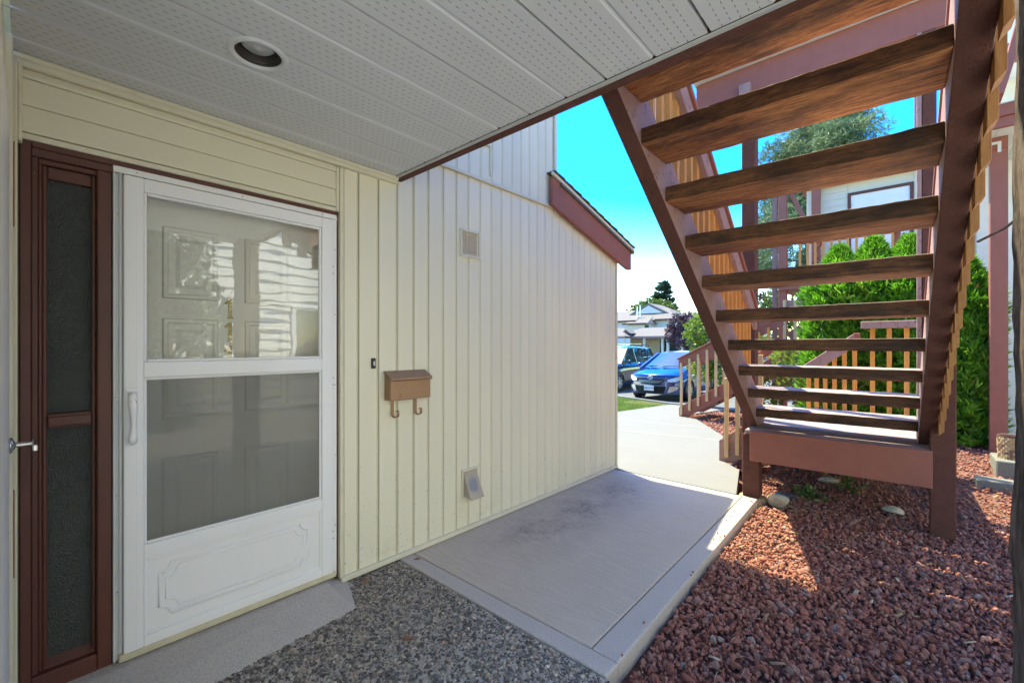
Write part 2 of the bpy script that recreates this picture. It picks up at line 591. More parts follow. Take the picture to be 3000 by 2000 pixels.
M['slab'] = concrete('broomed_concrete', (0.46, 0.39, 0.305), (0.56, 0.475, 0.375), True, True)
M['slab_edge'] = concrete('trowelled_concrete', (0.45, 0.40, 0.35), (0.55, 0.49, 0.43), False, False, 0.15)
M['apron'] = concrete('smooth_grey_concrete', (0.42, 0.375, 0.325), (0.52, 0.47, 0.41), False, False, 0.2)
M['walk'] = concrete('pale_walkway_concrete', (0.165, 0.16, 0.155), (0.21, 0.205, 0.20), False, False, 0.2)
M['bounce_paving'] = concrete('bounce_court_concrete', (0.42, 0.40, 0.37), (0.52, 0.49, 0.46), False, False, 0.2)  # pale surface of the added bounce paving
M['matrix'] = concrete('aggregate_cement', (0.42, 0.36, 0.29), (0.55, 0.48, 0.40), False, False, 0.6)
M['footing'] = concrete('rusty_footing', (0.40, 0.25, 0.14), (0.50, 0.38, 0.26), False, False, 0.5)
M['asphalt'] = paint('asphalt', (0.115, 0.115, 0.12), 0.25, 3, 0.85, 0.4, 160)
M['soil'] = paint('dark_soil', (0.14, 0.060, 0.042), 0.35, 9, 0.95, 0.6, 90)
M['turf'] = paint('lawn_soil', (0.10, 0.12, 0.035), 0.3, 3, 0.95, 0.4, 60)
M['earth'] = paint('dry_ground', (0.16, 0.15, 0.10), 0.3, 1.5, 0.95, 0.4, 40)


def tinted(name, stops, rough=0.8, bs=0.3, bscale=120, per_object=False, trans=0.0, voc=1.0):
    t = NT(name)
    if per_object:
        f = t.n('ObjectInfo').outputs['Random']
    else:
        a = t.n('Attribute', attribute_name='tint')
        f = a.outputs['Fac']
    c = t.ramp(f, stops)
    if bs:
        nz = t.noise(bscale, 3, 0.7)
        c = t.mix(t.math('MULTIPLY', t.fr(nz, 0.35, 0.65), 0.25), c, (0.05, 0.02, 0.015)) if voc else c
        t.bump(nz, bs, 0.004)
    t.set(c, rough)
    if trans:
        tl = t.n('BsdfTranslucent'); t.put(tl.inputs[0], c)
        mx = t.n('MixShader'); mx.inputs[0].default_value = trans
        t.put(mx.inputs[1], t.b.outputs[0]); t.put(mx.inputs[2], tl.outputs[0]); t.put(t.o.inputs[0], mx.outputs[0])
    return t.m


LAVA = [(0.0, (0.17, 0.055, 0.038)), (0.25, (0.31, 0.105, 0.070)), (0.5, (0.40, 0.150, 0.105)), (0.75, (0.44, 0.205, 0.150)), (0.93, (0.31, 0.20, 0.17)), (1.0, (0.46, 0.37, 0.32))]
M['lava'] = tinted('lava_rock', LAVA, 0.92, 0.8, 150)
M['lava_one'] = tinted('lava_rock_single', LAVA, 0.92, 0.8, 150, True)
PEB = [(0.0, (0.05, 0.044, 0.038)), (0.35, (0.15, 0.13, 0.11)), (0.55, (0.31, 0.27, 0.205)), (0.72, (0.46, 0.39, 0.29)), (0.85, (0.23, 0.235, 0.23)), (0.93, (0.40, 0.22, 0.13)), (1.0, (0.68, 0.61, 0.52))]
M['pebble'] = tinted('aggregate_pebble', PEB, 0.5, 0.0)
M['grass'] = tinted('lawn_grass', [(0, (0.08, 0.17, 0.022)), (0.55, (0.19, 0.31, 0.05)), (0.8, (0.31, 0.35, 0.10)), (1, (0.42, 0.36, 0.17))], 0.7, 0, trans=0.3)
M['cedar'] = tinted('cedar_leaf', [(0, (0.035, 0.12, 0.012)), (0.35, (0.10, 0.30, 0.022)), (0.75, (0.19, 0.46, 0.04)), (1, (0.32, 0.52, 0.09))], 0.6, 0, trans=0.4)
M['pine'] = tinted('pine_needle', [(0, (0.06, 0.11, 0.055)), (0.5, (0.17, 0.25, 0.12)), (0.85, (0.34, 0.38, 0.20)), (1, (0.38, 0.27, 0.14))], 0.6, 0, trans=0.2)
M['fir'] = tinted('fir_needle', [(0, (0.02, 0.05, 0.035)), (0.6, (0.05, 0.10, 0.065)), (1, (0.09, 0.15, 0.09))], 0.6, 0, trans=0.2)
M['leaf'] = tinted('broad_leaf', [(0, (0.03, 0.07, 0.012)), (0.5, (0.075, 0.14, 0.022)), (1, (0.14, 0.19, 0.04))], 0.55, 0, trans=0.4)
M['bright_leaf'] = tinted('bright_bush_leaf', [(0, (0.06, 0.13, 0.012)), (0.5, (0.17, 0.26, 0.03)), (1, (0.32, 0.37, 0.07))], 0.5, 0, trans=0.4)
M['plum'] = tinted('purple_plum_leaf', [(0, (0.02, 0.012, 0.025)), (0.6, (0.075, 0.035, 0.06)), (1, (0.20, 0.11, 0.14))], 0.5, 0, trans=0.25)
M['weed'] = tinted('weed_leaf', [(0, (0.03, 0.08, 0.02)), (0.6, (0.09, 0.17, 0.03)), (1, (0.18, 0.27, 0.06))], 0.5, 0, trans=0.3)
M['bark'] = paint('tree_bark', (0.10, 0.07, 0.05), 0.4, 20, 0.9, 0.8, 60, (1, 1, 0.3))
M['bark_grey'] = concrete('old_grey_concrete', (0.16, 0.155, 0.13), (0.22, 0.21, 0.18), False, False, 0.4)
M['needle'] = tinted('dry_pine_needle', [(0, (0.20, 0.11, 0.05)), (0.6, (0.38, 0.25, 0.12)), (1, (0.55, 0.44, 0.28))], 0.6, 0)
M['dry_leaf'] = paint('dry_brown_leaf', (0.26, 0.12, 0.06), 0.3, 30, 0.7, 0.3)
M['boulder'] = paint('pale_boulder', (0.47, 0.42, 0.33), 0.3, 14, 0.85, 0.6, 50)
M['slate'] = paint('blue_slate', (0.045, 0.085, 0.13), 0.3, 10, 0.5, 0.4, 40)
M['basket'] = paint('wicker_tan', (0.42, 0.28, 0.15), 0.25, 18, 0.7, 0.4, 90)
M['basket_dark'] = paint('wicker_brown', (0.17, 0.09, 0.06), 0.25, 18, 0.7, 0.4, 90)
t = NT('asphalt_shingle')
c = t.mix(t.noise(60, 4, 0.7), (0.05, 0.042, 0.04), (0.13, 0.11, 0.10))
c = t.mix(1.0, c, random_tint(t, 0.7, 1.35), 'MULTIPLY')
t.bump(t.noise(180, 3, 0.6), 0.7, 0.004)
M['shingle'] = t.set(c, 0.9)
t = NT('far_roof_shingle')
wv = t.n('TexWave', wave_type='BANDS', bands_direction='Z'); t.put(wv.inputs['Vector'], t.co); wv.inputs['Scale'].default_value = 1.6; wv.inputs['Distortion'].default_value = 1.5
c = t.mix(t.noise(3, 5, 0.7), (0.125, 0.112, 0.108), (0.19, 0.172, 0.165))
c = t.mix(t.math('MULTIPLY', t.fr(wv.outputs[1], 0.6, 0.9), 0.3), c, (0.15, 0.135, 0.13))
M['far_roof'] = t.set(c, 0.9)
M['blue_car'] = paint('blue_car_paint', (0.003, 0.042, 0.20), 0.03, 4, 0.22, 0.0, metal=0.35, coat=1.0)
M['navy_car'] = paint('navy_car_paint', (0.006, 0.016, 0.035), 0.03, 4, 0.2, 0.0, metal=0.3, coat=1.0)
M['grille'] = paint('grille_black', (0.006, 0.006, 0.007), 0.2, 8, 0.9, 0.0)
M['tyre'] = paint('tyre_rubber', (0.02, 0.02, 0.021), 0.2, 20, 0.75, 0.2)
M['rim'] = paint('alloy_rim', (0.55, 0.56, 0.58), 0.05, 9, 0.3, 0.0, metal=0.8)
M['lens'] = paint('headlight_lens', (0.70, 0.73, 0.76), 0.12, 14, 0.12, 0.05, coat=1.0)
M['amber'] = paint('amber_lens', (0.75, 0.25, 0.04), 0.05, 9, 0.2, 0.0)
M['plate'] = paint('plate_white', (0.75, 0.76, 0.80), 0.02, 9, 0.35, 0.0)
M['plate_ink'] = paint('plate_blue', (0.05, 0.08, 0.28), 0.05, 9, 0.4, 0.0)
M['badge'] = paint('badge_metal', (0.72, 0.74, 0.77), 0.03, 9, 0.2, 0.0, metal=0.8)
M['bulb'] = paint('frosted_bulb', (0.62, 0.61, 0.58), 0.05, 20, 0.35, 0.05)
M['baffle'] = paint('dark_baffle', (0.045, 0.038, 0.032), 0.2, 20, 0.5, 0.1)

# ------------------------------------------------------------------ terrain
def zg(y):
    return -0.038 * min(max(0.0, y - 5.5), 9.5)


def sheet(name, pts, off, mat, kind='structure', thick=0.0, parent=None):
    """a polygon laid on the sloping ground, cut where the slope changes; thick gives it side faces"""
    me = bpy.data.meshes.new(name)
    bm = bmesh.new()
    vs = [bm.verts.new((p[0], p[1], 0)) for p in pts]
    bm.faces.new(vs)
    for y in (5.5, 15.0):
        bmesh.ops.bisect_plane(bm, geom=bm.verts[:] + bm.edges[:] + bm.faces[:], plane_co=(0, y, 0), plane_no=(0, 1, 0))
    for v in bm.verts: v.co.z = zg(v.co.y) + off
    bmesh.ops.recalc_face_normals(bm, faces=bm.faces[:])
    if bm.faces and sum(f.normal.z for f in bm.faces) < 0: bmesh.ops.reverse_faces(bm, faces=bm.faces[:])
    if thick:
        g = bmesh.ops.extrude_face_region(bm, geom=bm.faces[:])
        for e in g['geom']:
            if isinstance(e, bmesh.types.BMVert): pass
        top = [e for e in g['geom'] if isinstance(e, bmesh.types.BMVert)]
        ts = set(top)
        for v in bm.verts:
            if v not in ts: v.co.z -= thick
        bmesh.ops.recalc_face_normals(bm, faces=bm.faces[:])
    bm.to_mesh(me)
    bm.free()
    me.materials.append(mat)
    o = link(name, me, parent)
    if parent is None: tag(o, kind=kind)
    return o


sheet('ground', [(-400, -120), (400, -120), (400, 600), (-400, 600)], -0.20, M['earth'])
sheet('road', [(-60, 13.3), (-5.3, 13.3), (-2.4, 12.1), (3.0, 11.9), (3.0, 40), (30, 60), (30, 75), (-60, 75)], -0.03, M['asphalt'])
sheet('kerb', [(-30, 13.12), (-5.35, 13.12), (-2.44, 11.92), (-1.0, 11.92), (-1.0, 12.10), (-2.40, 12.10), (-5.3, 13.30), (-30, 13.30)], 0.03, M['walk'], thick=0.15)
sheet('bounce_court', [(2.96, -14), (30, -14), (30, 3.9), (2.96, 3.9)], -0.02, M['bounce_paving'], thick=0.1)  # unseen pale paving, added to bounce sunlight onto wall and soffit
lawn = sheet('lawn', [(-30, 5.2), (-2.55, 5.2), (-2.5, 9.0), (-2.44, 11.9), (-5.35, 13.1), (-30, 13.1)], -0.02, M['turf'])

# walkway: sunlit concrete path from the slab to the road
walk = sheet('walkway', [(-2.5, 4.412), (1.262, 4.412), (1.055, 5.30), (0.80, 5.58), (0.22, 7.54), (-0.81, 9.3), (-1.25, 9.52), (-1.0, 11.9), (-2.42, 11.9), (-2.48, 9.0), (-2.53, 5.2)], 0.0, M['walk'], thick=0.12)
for a, b in (((-2.4, 6.35), (0.4, 7.05)), ((-2.45, 7.75), (-0.2, 8.25))):
    mb = MB()
    d = Vector((b[0] - a[0], b[1] - a[1], 0)).normalized()
    n_ = Vector((-d.y, d.x, 0)) * 0.007
    mb.poly([(a[0] - n_.x, a[1] - n_.y, zg(a[1]) + .004), (b[0] - n_.x, b[1] - n_.y, zg(b[1]) + .004), (b[0] + n_.x, b[1] + n_.y, zg(b[1]) + .004), (a[0] + n_.x, a[1] + n_.y, zg(a[1]) + .004)])
    mb.build('control_joint', M['apron'], walk)

# slab beside the wall, with trowelled borders
sheet('mulch', [(-1.2, 9.54), (-0.78, 9.33), (0.26, 7.56), (0.85, 5.6), (3.2, 7.4), (3.2, 11.85), (-0.95, 11.85)], -0.05, M['soil'])
slab = thing('concrete_slab', None, None, (0.7, 3, 0), kind='structure')
mb = MB()
mb.prism([(0.0, 1.732, 0), (1.372, 1.732, 0), (1.318, 4.290, 0), (0.0, 4.290, 0)], (0, 0, -0.14))
mb.build('slab_field', M['slab'], slab, bevel=0.004)
mb = MB()
mb.prism([(0.0, 1.626, 0), (1.515, 1.626, 0), (1.515, 1.727, 0), (0.0, 1.727, 0)], (0, 0, -0.14))
mb.prism([(1.377, 1.7275, 0), (1.514, 1.7275, 0), (1.44, 4.40, 0), (1.322, 4.40, 0)], (0, 0, -0.14))
mb.prism([(0.0, 4.295, 0), (1.3175, 4.295, 0), (1.3175, 4.40, 0), (0.0, 4.40, 0)], (0, 0, -0.14))
mb.build('slab_border', M['slab_edge'], slab, bevel=0.009, seg=2)

# exposed aggregate patio
patio = thing('aggregate_patio', None, None, (0.8, 0.6, 0), kind='structure')
mb = MB()
mb.box(-0.10, 2.9, -0.6, 1.618, -0.12, -0.012)
mb.build('cement_bed', M['matrix'], patio)
# apron ramp at the door
mb = MB()
mb.mesh([(-0.08, -0.4, -0.05), (0.46, -0.4, -0.05), (0.33, 1.20, -0.05), (-0.08, 1.30, -0.05), (-0.08, -0.4, 0.062), (0.06, -0.4, 0.058), (0.055, 1.13, 0.058), (-0.08, 1.15, 0.062),
         (0.405, -0.4, -0.004), (0.285, 1.17, -0.004), (0.0, 1.275, -0.004), (-0.08, 1.275, 0.0)],
        [(4, 5, 6, 7), (5, 8, 9, 6), (6, 9, 10, 7), (7, 10, 11), (8, 1, 2, 9), (9, 2, 3, 10), (10, 3, 11), (4, 0, 1, 8, 5)])
mb.build('door_apron', M['apron'], patio, bevel=0.02, seg=3)
# pebbles
N = 24000
px = rng.uniform(0.0, 1.75, N); py = rng.uniform(0.25, 1.615, N)
jit = rng.normal(0, 0.008, N)
keep = ~((py < 1.18) & (px < 0.388 + jit - 0.075 * (py + 0.4))) & (px > 0.012 + 0.0 * py) & ~((py > 1.17) & (py < 1.28) & (px < 0.29 - (py - 1.17) * 2.6))
keep &= (px - 2.45) * 0.67 * -1 + py * 0.743 > 0.9
px, py = px[keep], py[keep]
N = len(px)
ico = bmesh.new(); bmesh.ops.create_icosphere(ico, subdivisions=1, radius=1.0)
IV = np.array([v.co[:] for v in ico.verts]); IF = np.array([[v.index for v in f.verts] for f in ico.faces]); ico.free()
ico = bmesh.new(); bmesh.ops.create_icosphere(ico, subdivisions=2, radius=1.0)
IV2 = np.array([v.co[:] for v in ico.verts]); IF2 = np.array([[v.index for v in f.verts] for f in ico.faces]); ico.free()
sz = rng.lognormal(-4.98, 0.30, N).clip(0.0035, 0.012)
ang = rng.uniform(0, 6.28, N); asp = rng.uniform(0.6, 1.0, N)
V = IV[None] * np.stack([sz, sz * asp, sz * 0.62], 1)[:, None]
ca, sa = np.cos(ang)[:, None], np.sin(ang)[:, None]
V = np.stack([V[..., 0] * ca - V[..., 1] * sa, V[..., 0] * sa + V[..., 1] * ca, V[..., 2]], -1)
V += np.stack([px, py, -0.0125 + sz * 0.28], 1)[:, None]
F = (IF[None] + (np.arange(N) * len(IV))[:, None, None]).reshape(-1, 3)
tv = np.repeat(rng.beta(1.1, 1.5, N), len(IV))
inv = np.array(W[patio].inverted())
V = V.reshape(-1, 3) + inv[:3, 3]
tag(big_mesh('pebbles', V, F, 3, M['pebble'], patio, tv, True), kind='stuff')

# ------------------------------------------------------------------ lava rock bed
bed = thing('lava_rock_bed', None, None, (2.2, 3.5, 0), kind='structure')
def zl(x, y):
    return -0.075 + 0.03 * np.sin(1.7 * x + 0.6) * np.sin(1.3 * y) + 0.012 * np.sin(5 * x + 2 * y) + np.clip((y - 4.5) * 0.03, 0, 0.10) + 0.10 * np.clip((y - 5.6) / 1.2, 0, 1) * np.clip((x - 2.5) / 0.4, 0, 1)
gx, gy = np.meshgrid(np.linspace(0.1, 6.0, 60), np.linspace(0.0, 11.0, 90), indexing='ij')
keepv = np.stack([gx, gy, np.minimum(zl(gx, gy) - 0.012, np.where(gx < 1.5, -0.14, 9)).clip(-1, 9)], -1).reshape(-1, 3)
keepv[:, 2] = zl(keepv[:, 0], keepv[:, 1]) - 0.012
lo = (keepv[:, 0] < 1.50) & (keepv[:, 1] < 4.5)
keepv[lo, 2] = -0.13
keepv[(keepv[:, 0] < 1.25) & (keepv[:, 1] < 7.0), 2] = -0.16
far = (keepv[:, 1] >= 7.0) & (keepv[:, 0] < 0.9)
keepv[far, 2] = -0.16
idx = np.arange(60 * 90).reshape(60, 90)
Fq = np.stack([idx[:-1, :-1], idx[1:, :-1], idx[1:, 1:], idx[:-1, 1:]], -1).reshape(-1, 4)
big_mesh('soil', keepv + inv[:3, 3] * 0 + np.array(W[bed].inverted())[:3, 3], Fq, 4, M['soil'], bed, None, True)


def lump(V0, amp, seed):
    r = np.random.default_rng(seed)
    V = V0.copy()
    for k in range(5):
        d = r.normal(size=3); d /= np.linalg.norm(d)
        c = r.uniform(0.35, 0.75)
        p = V @ d
        V = V - np.where(p > c, (p - c), 0)[:, None] * d * 0.9      # flat broken faces
    V *= (1 + r.normal(0, amp, len(V)))[:, None]
    return V


shapes = [lump(IV2, 0.07, 40 + k) for k in range(9)]
shapes_lo = [lump(IV, 0.12, 80 + k) for k in range(9)]
def inbed(x, y):
    edge = np.where(y < 4.42, 1.532 - 0.0267 * (y - 1.6), np.where(y < 5.4, 1.30 - (y - 4.4) * 0.22, np.where(y < 7.6, 0.92 - (y - 5.6) * 0.29, 0.35)))
    ok = x > edge + 0.012
    ok &= ~((y > 4.41) & (y < 4.62) & (x < 1.46))
    return ok
nr = 80000
ry = np.concatenate([rng.uniform(1.3, 5.2, 58000), rng.uniform(5.2, 9.6, 22000)])
rx = rng.uniform(0.3, 4.3, nr)
ok2 = None
ok = inbed(rx, ry) & (rx < np.where(ry > 3.9, 4.3, 2.96)) & ((rx < 2.70 + 0.14 * ry) | (rng.random(nr) < 0.55)) & ~((rx > 2.95) & (ry < 3.9))
rx, ry = rx[ok], ry[ok]
nr = len(rx)
rs = rng.lognormal(-4.62, 0.38, nr).clip(0.005, 0.022)
rz = zl(rx, ry) + rng.uniform(-0.012, 0.016, nr) + np.where(rs > 0.016, 0.004, 0)
edge_d = np.abs(rx - (1.532 - 0.0267 * (ry - 1.6)))
rz += np.where((ry < 4.4) & (edge_d < 0.25), 0.012, 0)
ex = rng.uniform(-1.2, 1.3, 5200); ey = rng.uniform(6.0, 11.5, 5200)
oke = (ex > 0.72 - (ey - 5.6) * 0.29 - np.clip(ey - 7.54, 0, 9) * 0.29 + 0.05)
ex, ey = ex[oke], ey[oke]
rx = np.concatenate([rx, ex]); ry = np.concatenate([ry, ey])
rs = np.concatenate([rs, rng.uniform(0.014, 0.03, len(ex))])
rz = np.concatenate([rz, np.array([zg(q) for q in ey]) - 0.045 + rng.uniform(0, 0.02, len(ex))])
sy_ = rng.uniform(1.7, 4.3, 16); sx_ = 1.512 - 0.0267 * (sy_ - 1.6) - rng.exponential(0.03, 16)
rx = np.concatenate([rx, sx_]); ry = np.concatenate([ry, sy_])
ss_ = rng.uniform(0.003, 0.010, 16); rs = np.concatenate([rs, ss_]); rz = np.concatenate([rz, ss_ * 0.6])
nr = len(rx)
eul = rng.uniform(0, 6.28, (nr, 3))
cd = (rx - 2.45) ** 2 + ry ** 2 + 1.9
fwd = (rx - 2.45) * -0.67 + ry * 0.743
side = (rx - 2.45) * 0.743 + ry * 0.67
vis = (np.abs(side / fwd) < 1.15) & (1.42 / fwd < 0.766)
score = rs / np.maximum(fwd, 0.3) * vis
order = np.argsort(-score)
single, rest = order[:300], order[300:]
meshes = []
for k, sv in enumerate(shapes):
    me = bpy.data.meshes.new('lava_rock')
    me.from_pydata([tuple(p) for p in sv], [], [tuple(f) for f in IF2.tolist()])
    me.materials.append(M['lava_one'])
    meshes.append(me)
binv = W[bed].inverted()
for i in single:
    s = rs[i]
    mt = Matrix.LocRotScale(Vector((rx[i], ry[i], rz[i])), Euler(eul[i]), Vector((s * 1.3, s * 0.95, s * 0.75)))
    link('lava_rock', meshes[i % 9], bed, binv @ mt)


def rotm(e):
    cx, cy, cz = np.cos(e).T; sx, sy, sz_ = np.sin(e).T
    r = np.empty((len(e), 3, 3))
    r[:, 0, 0] = cy * cz; r[:, 0, 1] = sx * sy * cz - cx * sz_; r[:, 0, 2] = cx * sy * cz + sx * sz_
    r[:, 1, 0] = cy * sz_; r[:, 1, 1] = sx * sy * sz_ + cx * cz; r[:, 1, 2] = cx * sy * sz_ - sx * cz
    r[:, 2, 0] = -sy; r[:, 2, 1] = sx * cy; r[:, 2, 2] = cx * cy
    return r


VV, FF, TT, base_i = [], [], [], 0
near = rest[fwd[rest] < 2.9]; farr = rest[fwd[rest] >= 2.9]
for grp, shp, fac in ((near, shapes, IF2), (farr, shapes_lo, IF)):
    for k in range(9):
        ii = grp[k::9]
        if not len(ii): continue
        v = shp[k][None] * (rs[ii, None] * np.array([1.3, 0.95, 0.75]))[:, None]
        v = np.einsum('nij,nkj->nki', rotm(eul[ii]), v) + np.stack([rx[ii], ry[ii], rz[ii]], 1)[:, None]
        VV.append(v.reshape(-1, 3))
        FF.append((fac[None] + (base_i + np.arange(len(ii)) * len(shp[k]))[:, None, None]).reshape(-1, 3))
        TT.append(np.repeat(rng.beta(2, 2, len(ii)), len(shp[k])))
        base_i += len(ii) * len(shp[k])
tag(big_mesh('lava_rock_mass', np.concatenate(VV) + np.array(binv)[:3, 3], np.concatenate(FF), 3, M['lava'], bed, np.concatenate(TT)), kind='stuff')

# ------------------------------------------------------------------ the house
house = thing('house', 'cream panelled house wall with a low brown roof edge', 'house', (0, 2.2, 0))
EN0, EN1 = 1.225, 4.47
SLP = 0.285
def rake(y): return 2.643 - 0.277 * (y - 3.19)
mb = MB()
mb.box(-0.20, -0.014, EN1 - 0.18, EN1 - 0.0, -0.1, 2.28)
mb.prism([(-0.20, EN0, -0.1), (-0.20, EN1 - 0.18, -0.1), (-0.20, EN1 - 0.18, 2.30), (-0.20, 3.3, 2.62), (-0.20, EN0, 2.62)], (0.186, 0, 0))
mb.box(-0.20, -0.014, -0.9, EN0, 2.145, 2.62)
mb.box(-0.20, -0.014, -0.9, -0.012, -0.1, 2.145)
mb.box(-0.20, -0.014, -0.9, 3.30, 2.622, 5.1)
mb.build('wall', M['cream_seam'], house)
mb = MB()
mb.box(-7.0, -0.202, EN1 - 0.14, EN1 - 0.002, -0.3, 2.25)
mb.box(-7.0, -0.202, 3.16, 3.30, 2.3, 5.1)
mb.build('end_wall', M['lap'], house)
ys = [1.245, 1.341, 1.475, 1.61, 1.738, 1.859, 1.989, 2.11, 2.229, 2.351, 2.475, 2.59, 2.711, 2.826, 2.936, 3.051, 3.164, 3.269, 3.378, 3.491, 3.602, 3.717, 3.82, 3.927, 4.038, 4.144, 4.245, 4.348, 4.446]
def board(name, y0, y1, z0, za, zb, xf=0.0):
    """one siding panel: flat face with turned-back edges, standing proud of the wall behind"""
    g = 0.0068
    a, b = y0 + g, y1 - g
    m = MB()
    prof = [(-0.013, a), (xf - 0.004, a), (xf, a + 0.004), (xf, b - 0.007), (xf + 0.005, b - 0.004), (xf + 0.005, b), (-0.013, b)]
    n = len(prof)
    vs = [(x, y, z0) for x, y in prof] + [(x, y, za + (zb - za) * (y - a) / (b - a)) for x, y in prof]
    fs = [tuple(range(n)), tuple(range(2 * n - 1, n - 1, -1))] + [(i, (i + 1) % n, n + (i + 1) % n, n + i) for i in range(n)]
    m.mesh(vs, fs)
    return m.build(name, M['cream'], house)
for y0, y1 in zip(ys[:-1], ys[1:]):
    if y1 <= 3.27: board('siding_board', y0, y1, 0.034, 2.634, 2.634)
    else: board('siding_board', y0, y1, 0.034, rake(y0) + 0.10, rake(y1) + 0.10)
for y0, y1 in zip([-0.2] + ys[:18], ys[:18] + [3.285]):
    if y1 - y0 > 0.05: board('siding_board', y0, y1, 2.665, 5.0, 5.0, 0.006)
mb = MB(); mb.box(-0.013, 0.016, EN1 - 0.024, EN1 + 0.004, 0.034, 2.36)
mb.build('corner_trim', M['cream_trim'], house, bevel=0.002)
mb = MB(); mb.box(-0.012, 0.018, 3.286, 3.322, 2.60, 5.0)
mb.build('corner_trim', M['cream_trim'], house, bevel=0.002)
mb = MB()
mb.box(-0.01, 0.022, 1.60, 3.268, 2.636, 2.650); mb.box(-0.01, 0.014, 1.60, 3.268, 2.650, 2.664)
mb.build('band_trim', M['cream_trim'], house, bevel=0.002)
mb = MB(); mb.box(0.008, 0.022, 1.60, 2.46, 2.925, 2.945); mb.box(0.008, 0.02, 2.445, 2.46, 2.70, 2.925)
mb.build('flashing_trim', M['cream_trim'], house, bevel=0.002)
mb = MB(); mb.box(-0.013, 0.022, EN0 + 0.002, EN1, 0.004, 0.033)
mb.build('base_trim', M['cream_trim'], house, bevel=0.003)
mb = MB(); mb.box(-0.013, 0.020, 1.218, 1.240, 0.034, 2.40)
mb.build('casing_trim', M['cream_trim'], house, bevel=0.003)
mb = MB(); mb.box(-0.013, 0.014, 1.199, 1.2165, 2.145, 2.40)
mb.build('channel_trim', M['cream_trim'], house, bevel=0.003)
mb = MB(); mb.box(-0.013, 0.010, -0.012, 1.199, 2.143, 2.166)
mb.build('drip_trim', M['cream_trim'], house, bevel=0.003)
mb = MB()
mb.box(-0.013, 0.03, -0.03, 1.60, 2.405, 2.446); mb.box(0.03, 0.04, -0.03, 1.60, 2.424, 2.446)
mb.build('crown_trim', M['cream_trim'], house, bevel=0.005)
for z0, z1 in ((2.168, 2.268), (2.268, 2.368), (2.368, 2.404)):
    mb = MB()
    mb.prism([(-0.013, -0.012, z0 + 0.001), (0.0145, -0.012, z0 + 0.0005), (0.0145, -0.012, z0 + 0.012), (0.007, -0.012, z1), (-0.013, -0.012, z1)], (0, 1.209, 0))
    mb.build('lap_board', M['lap'], house, bevel=0.002)

# low roof over the front of the wall: barge board, roof sheet, shingles
mb = MB()
mb.prism([(0.024, 3.19, rake(3.19)), (0.024, 4.63, rake(4.63) - 0.0), (0.024, 4.70, rake(4.70) + 0.02), (0.024, 4.70, rake(4.70) + 0.215), (0.024, 3.19, rake(3.19) + 0.255)], (0.042, 0, 0))
mb.build('barge_board', M['brown'], house, bevel=0.004)
def roofz(y): return 2.935 - SLP * (y - 3.19)
mb = MB()
mb.prism([(-7.0, 3.305, roofz(3.305) - 0.06), (-7.0, 4.74, roofz(4.74) - 0.06), (-7.0, 4.74, roofz(4.74) - 0.01), (-7.0, 3.305, roofz(3.305) - 0.01)], (7.085, 0, 0))
roof = mb.build('roof', M['shingle'], house)
mb = MB(); mb.prism([(0.0665, 3.17, roofz(3.17) - 0.035), (0.0665, 4.735, roofz(4.735) - 0.035), (0.0665, 4.735, roofz(4.735) - 0.008), (0.0665, 3.17, roofz(3.17) - 0.008)], (0.02, 0, 0))
mb.build('drip_edge', M['cream_trim'], roof)
k = 0
for yy in np.arange(4.62, 3.20, -0.14):
    for j in range(7):
        x1 = 0.10 - j * 0.30 - (0.13 if k % 2 else 0)
        x0 = x1 - 0.29
        if j == 0: x1 = 0.10
        j1, j2 = random.uniform(-.006, .006), random.uniform(0, .004)
        mb = MB()
        y0, y1 = yy - 0.02 + 0.14, yy - 0.18 + 0.14
        y1 = max(y1, 3.325) if x1 < 0.05 else y1
        mb.prism([(x0, y0 + j1, roofz(y0) + 0.003 + j2), (x0, y0 + j1, roofz(y0) + 0.016 + j2), (x0, y1, roofz(y1) + 0.004 + j2), (x0, y1, roofz(y1) - 0.008 + j2)], (x1 - x0, 0, 0))
        mb.build('shingle', M['shingle'], roof)
    k += 1
# upper roof, above the frame: its eave shades the bed
mb = MB()
mb.box(-7.0, 0.50, -2.0, 4.03, 4.86, 5.0)
mb.build('eave', M['brown'], house)
mb = MB()
mb.prism([(0.50, -2.0, 5.0), (0.50, 4.03, 5.0), (-3.2, 4.03, 6.9), (-3.2, -2.0, 6.9)], (0, 0, 0.05))
mb.build('upper_roof', M['shingle'], house)

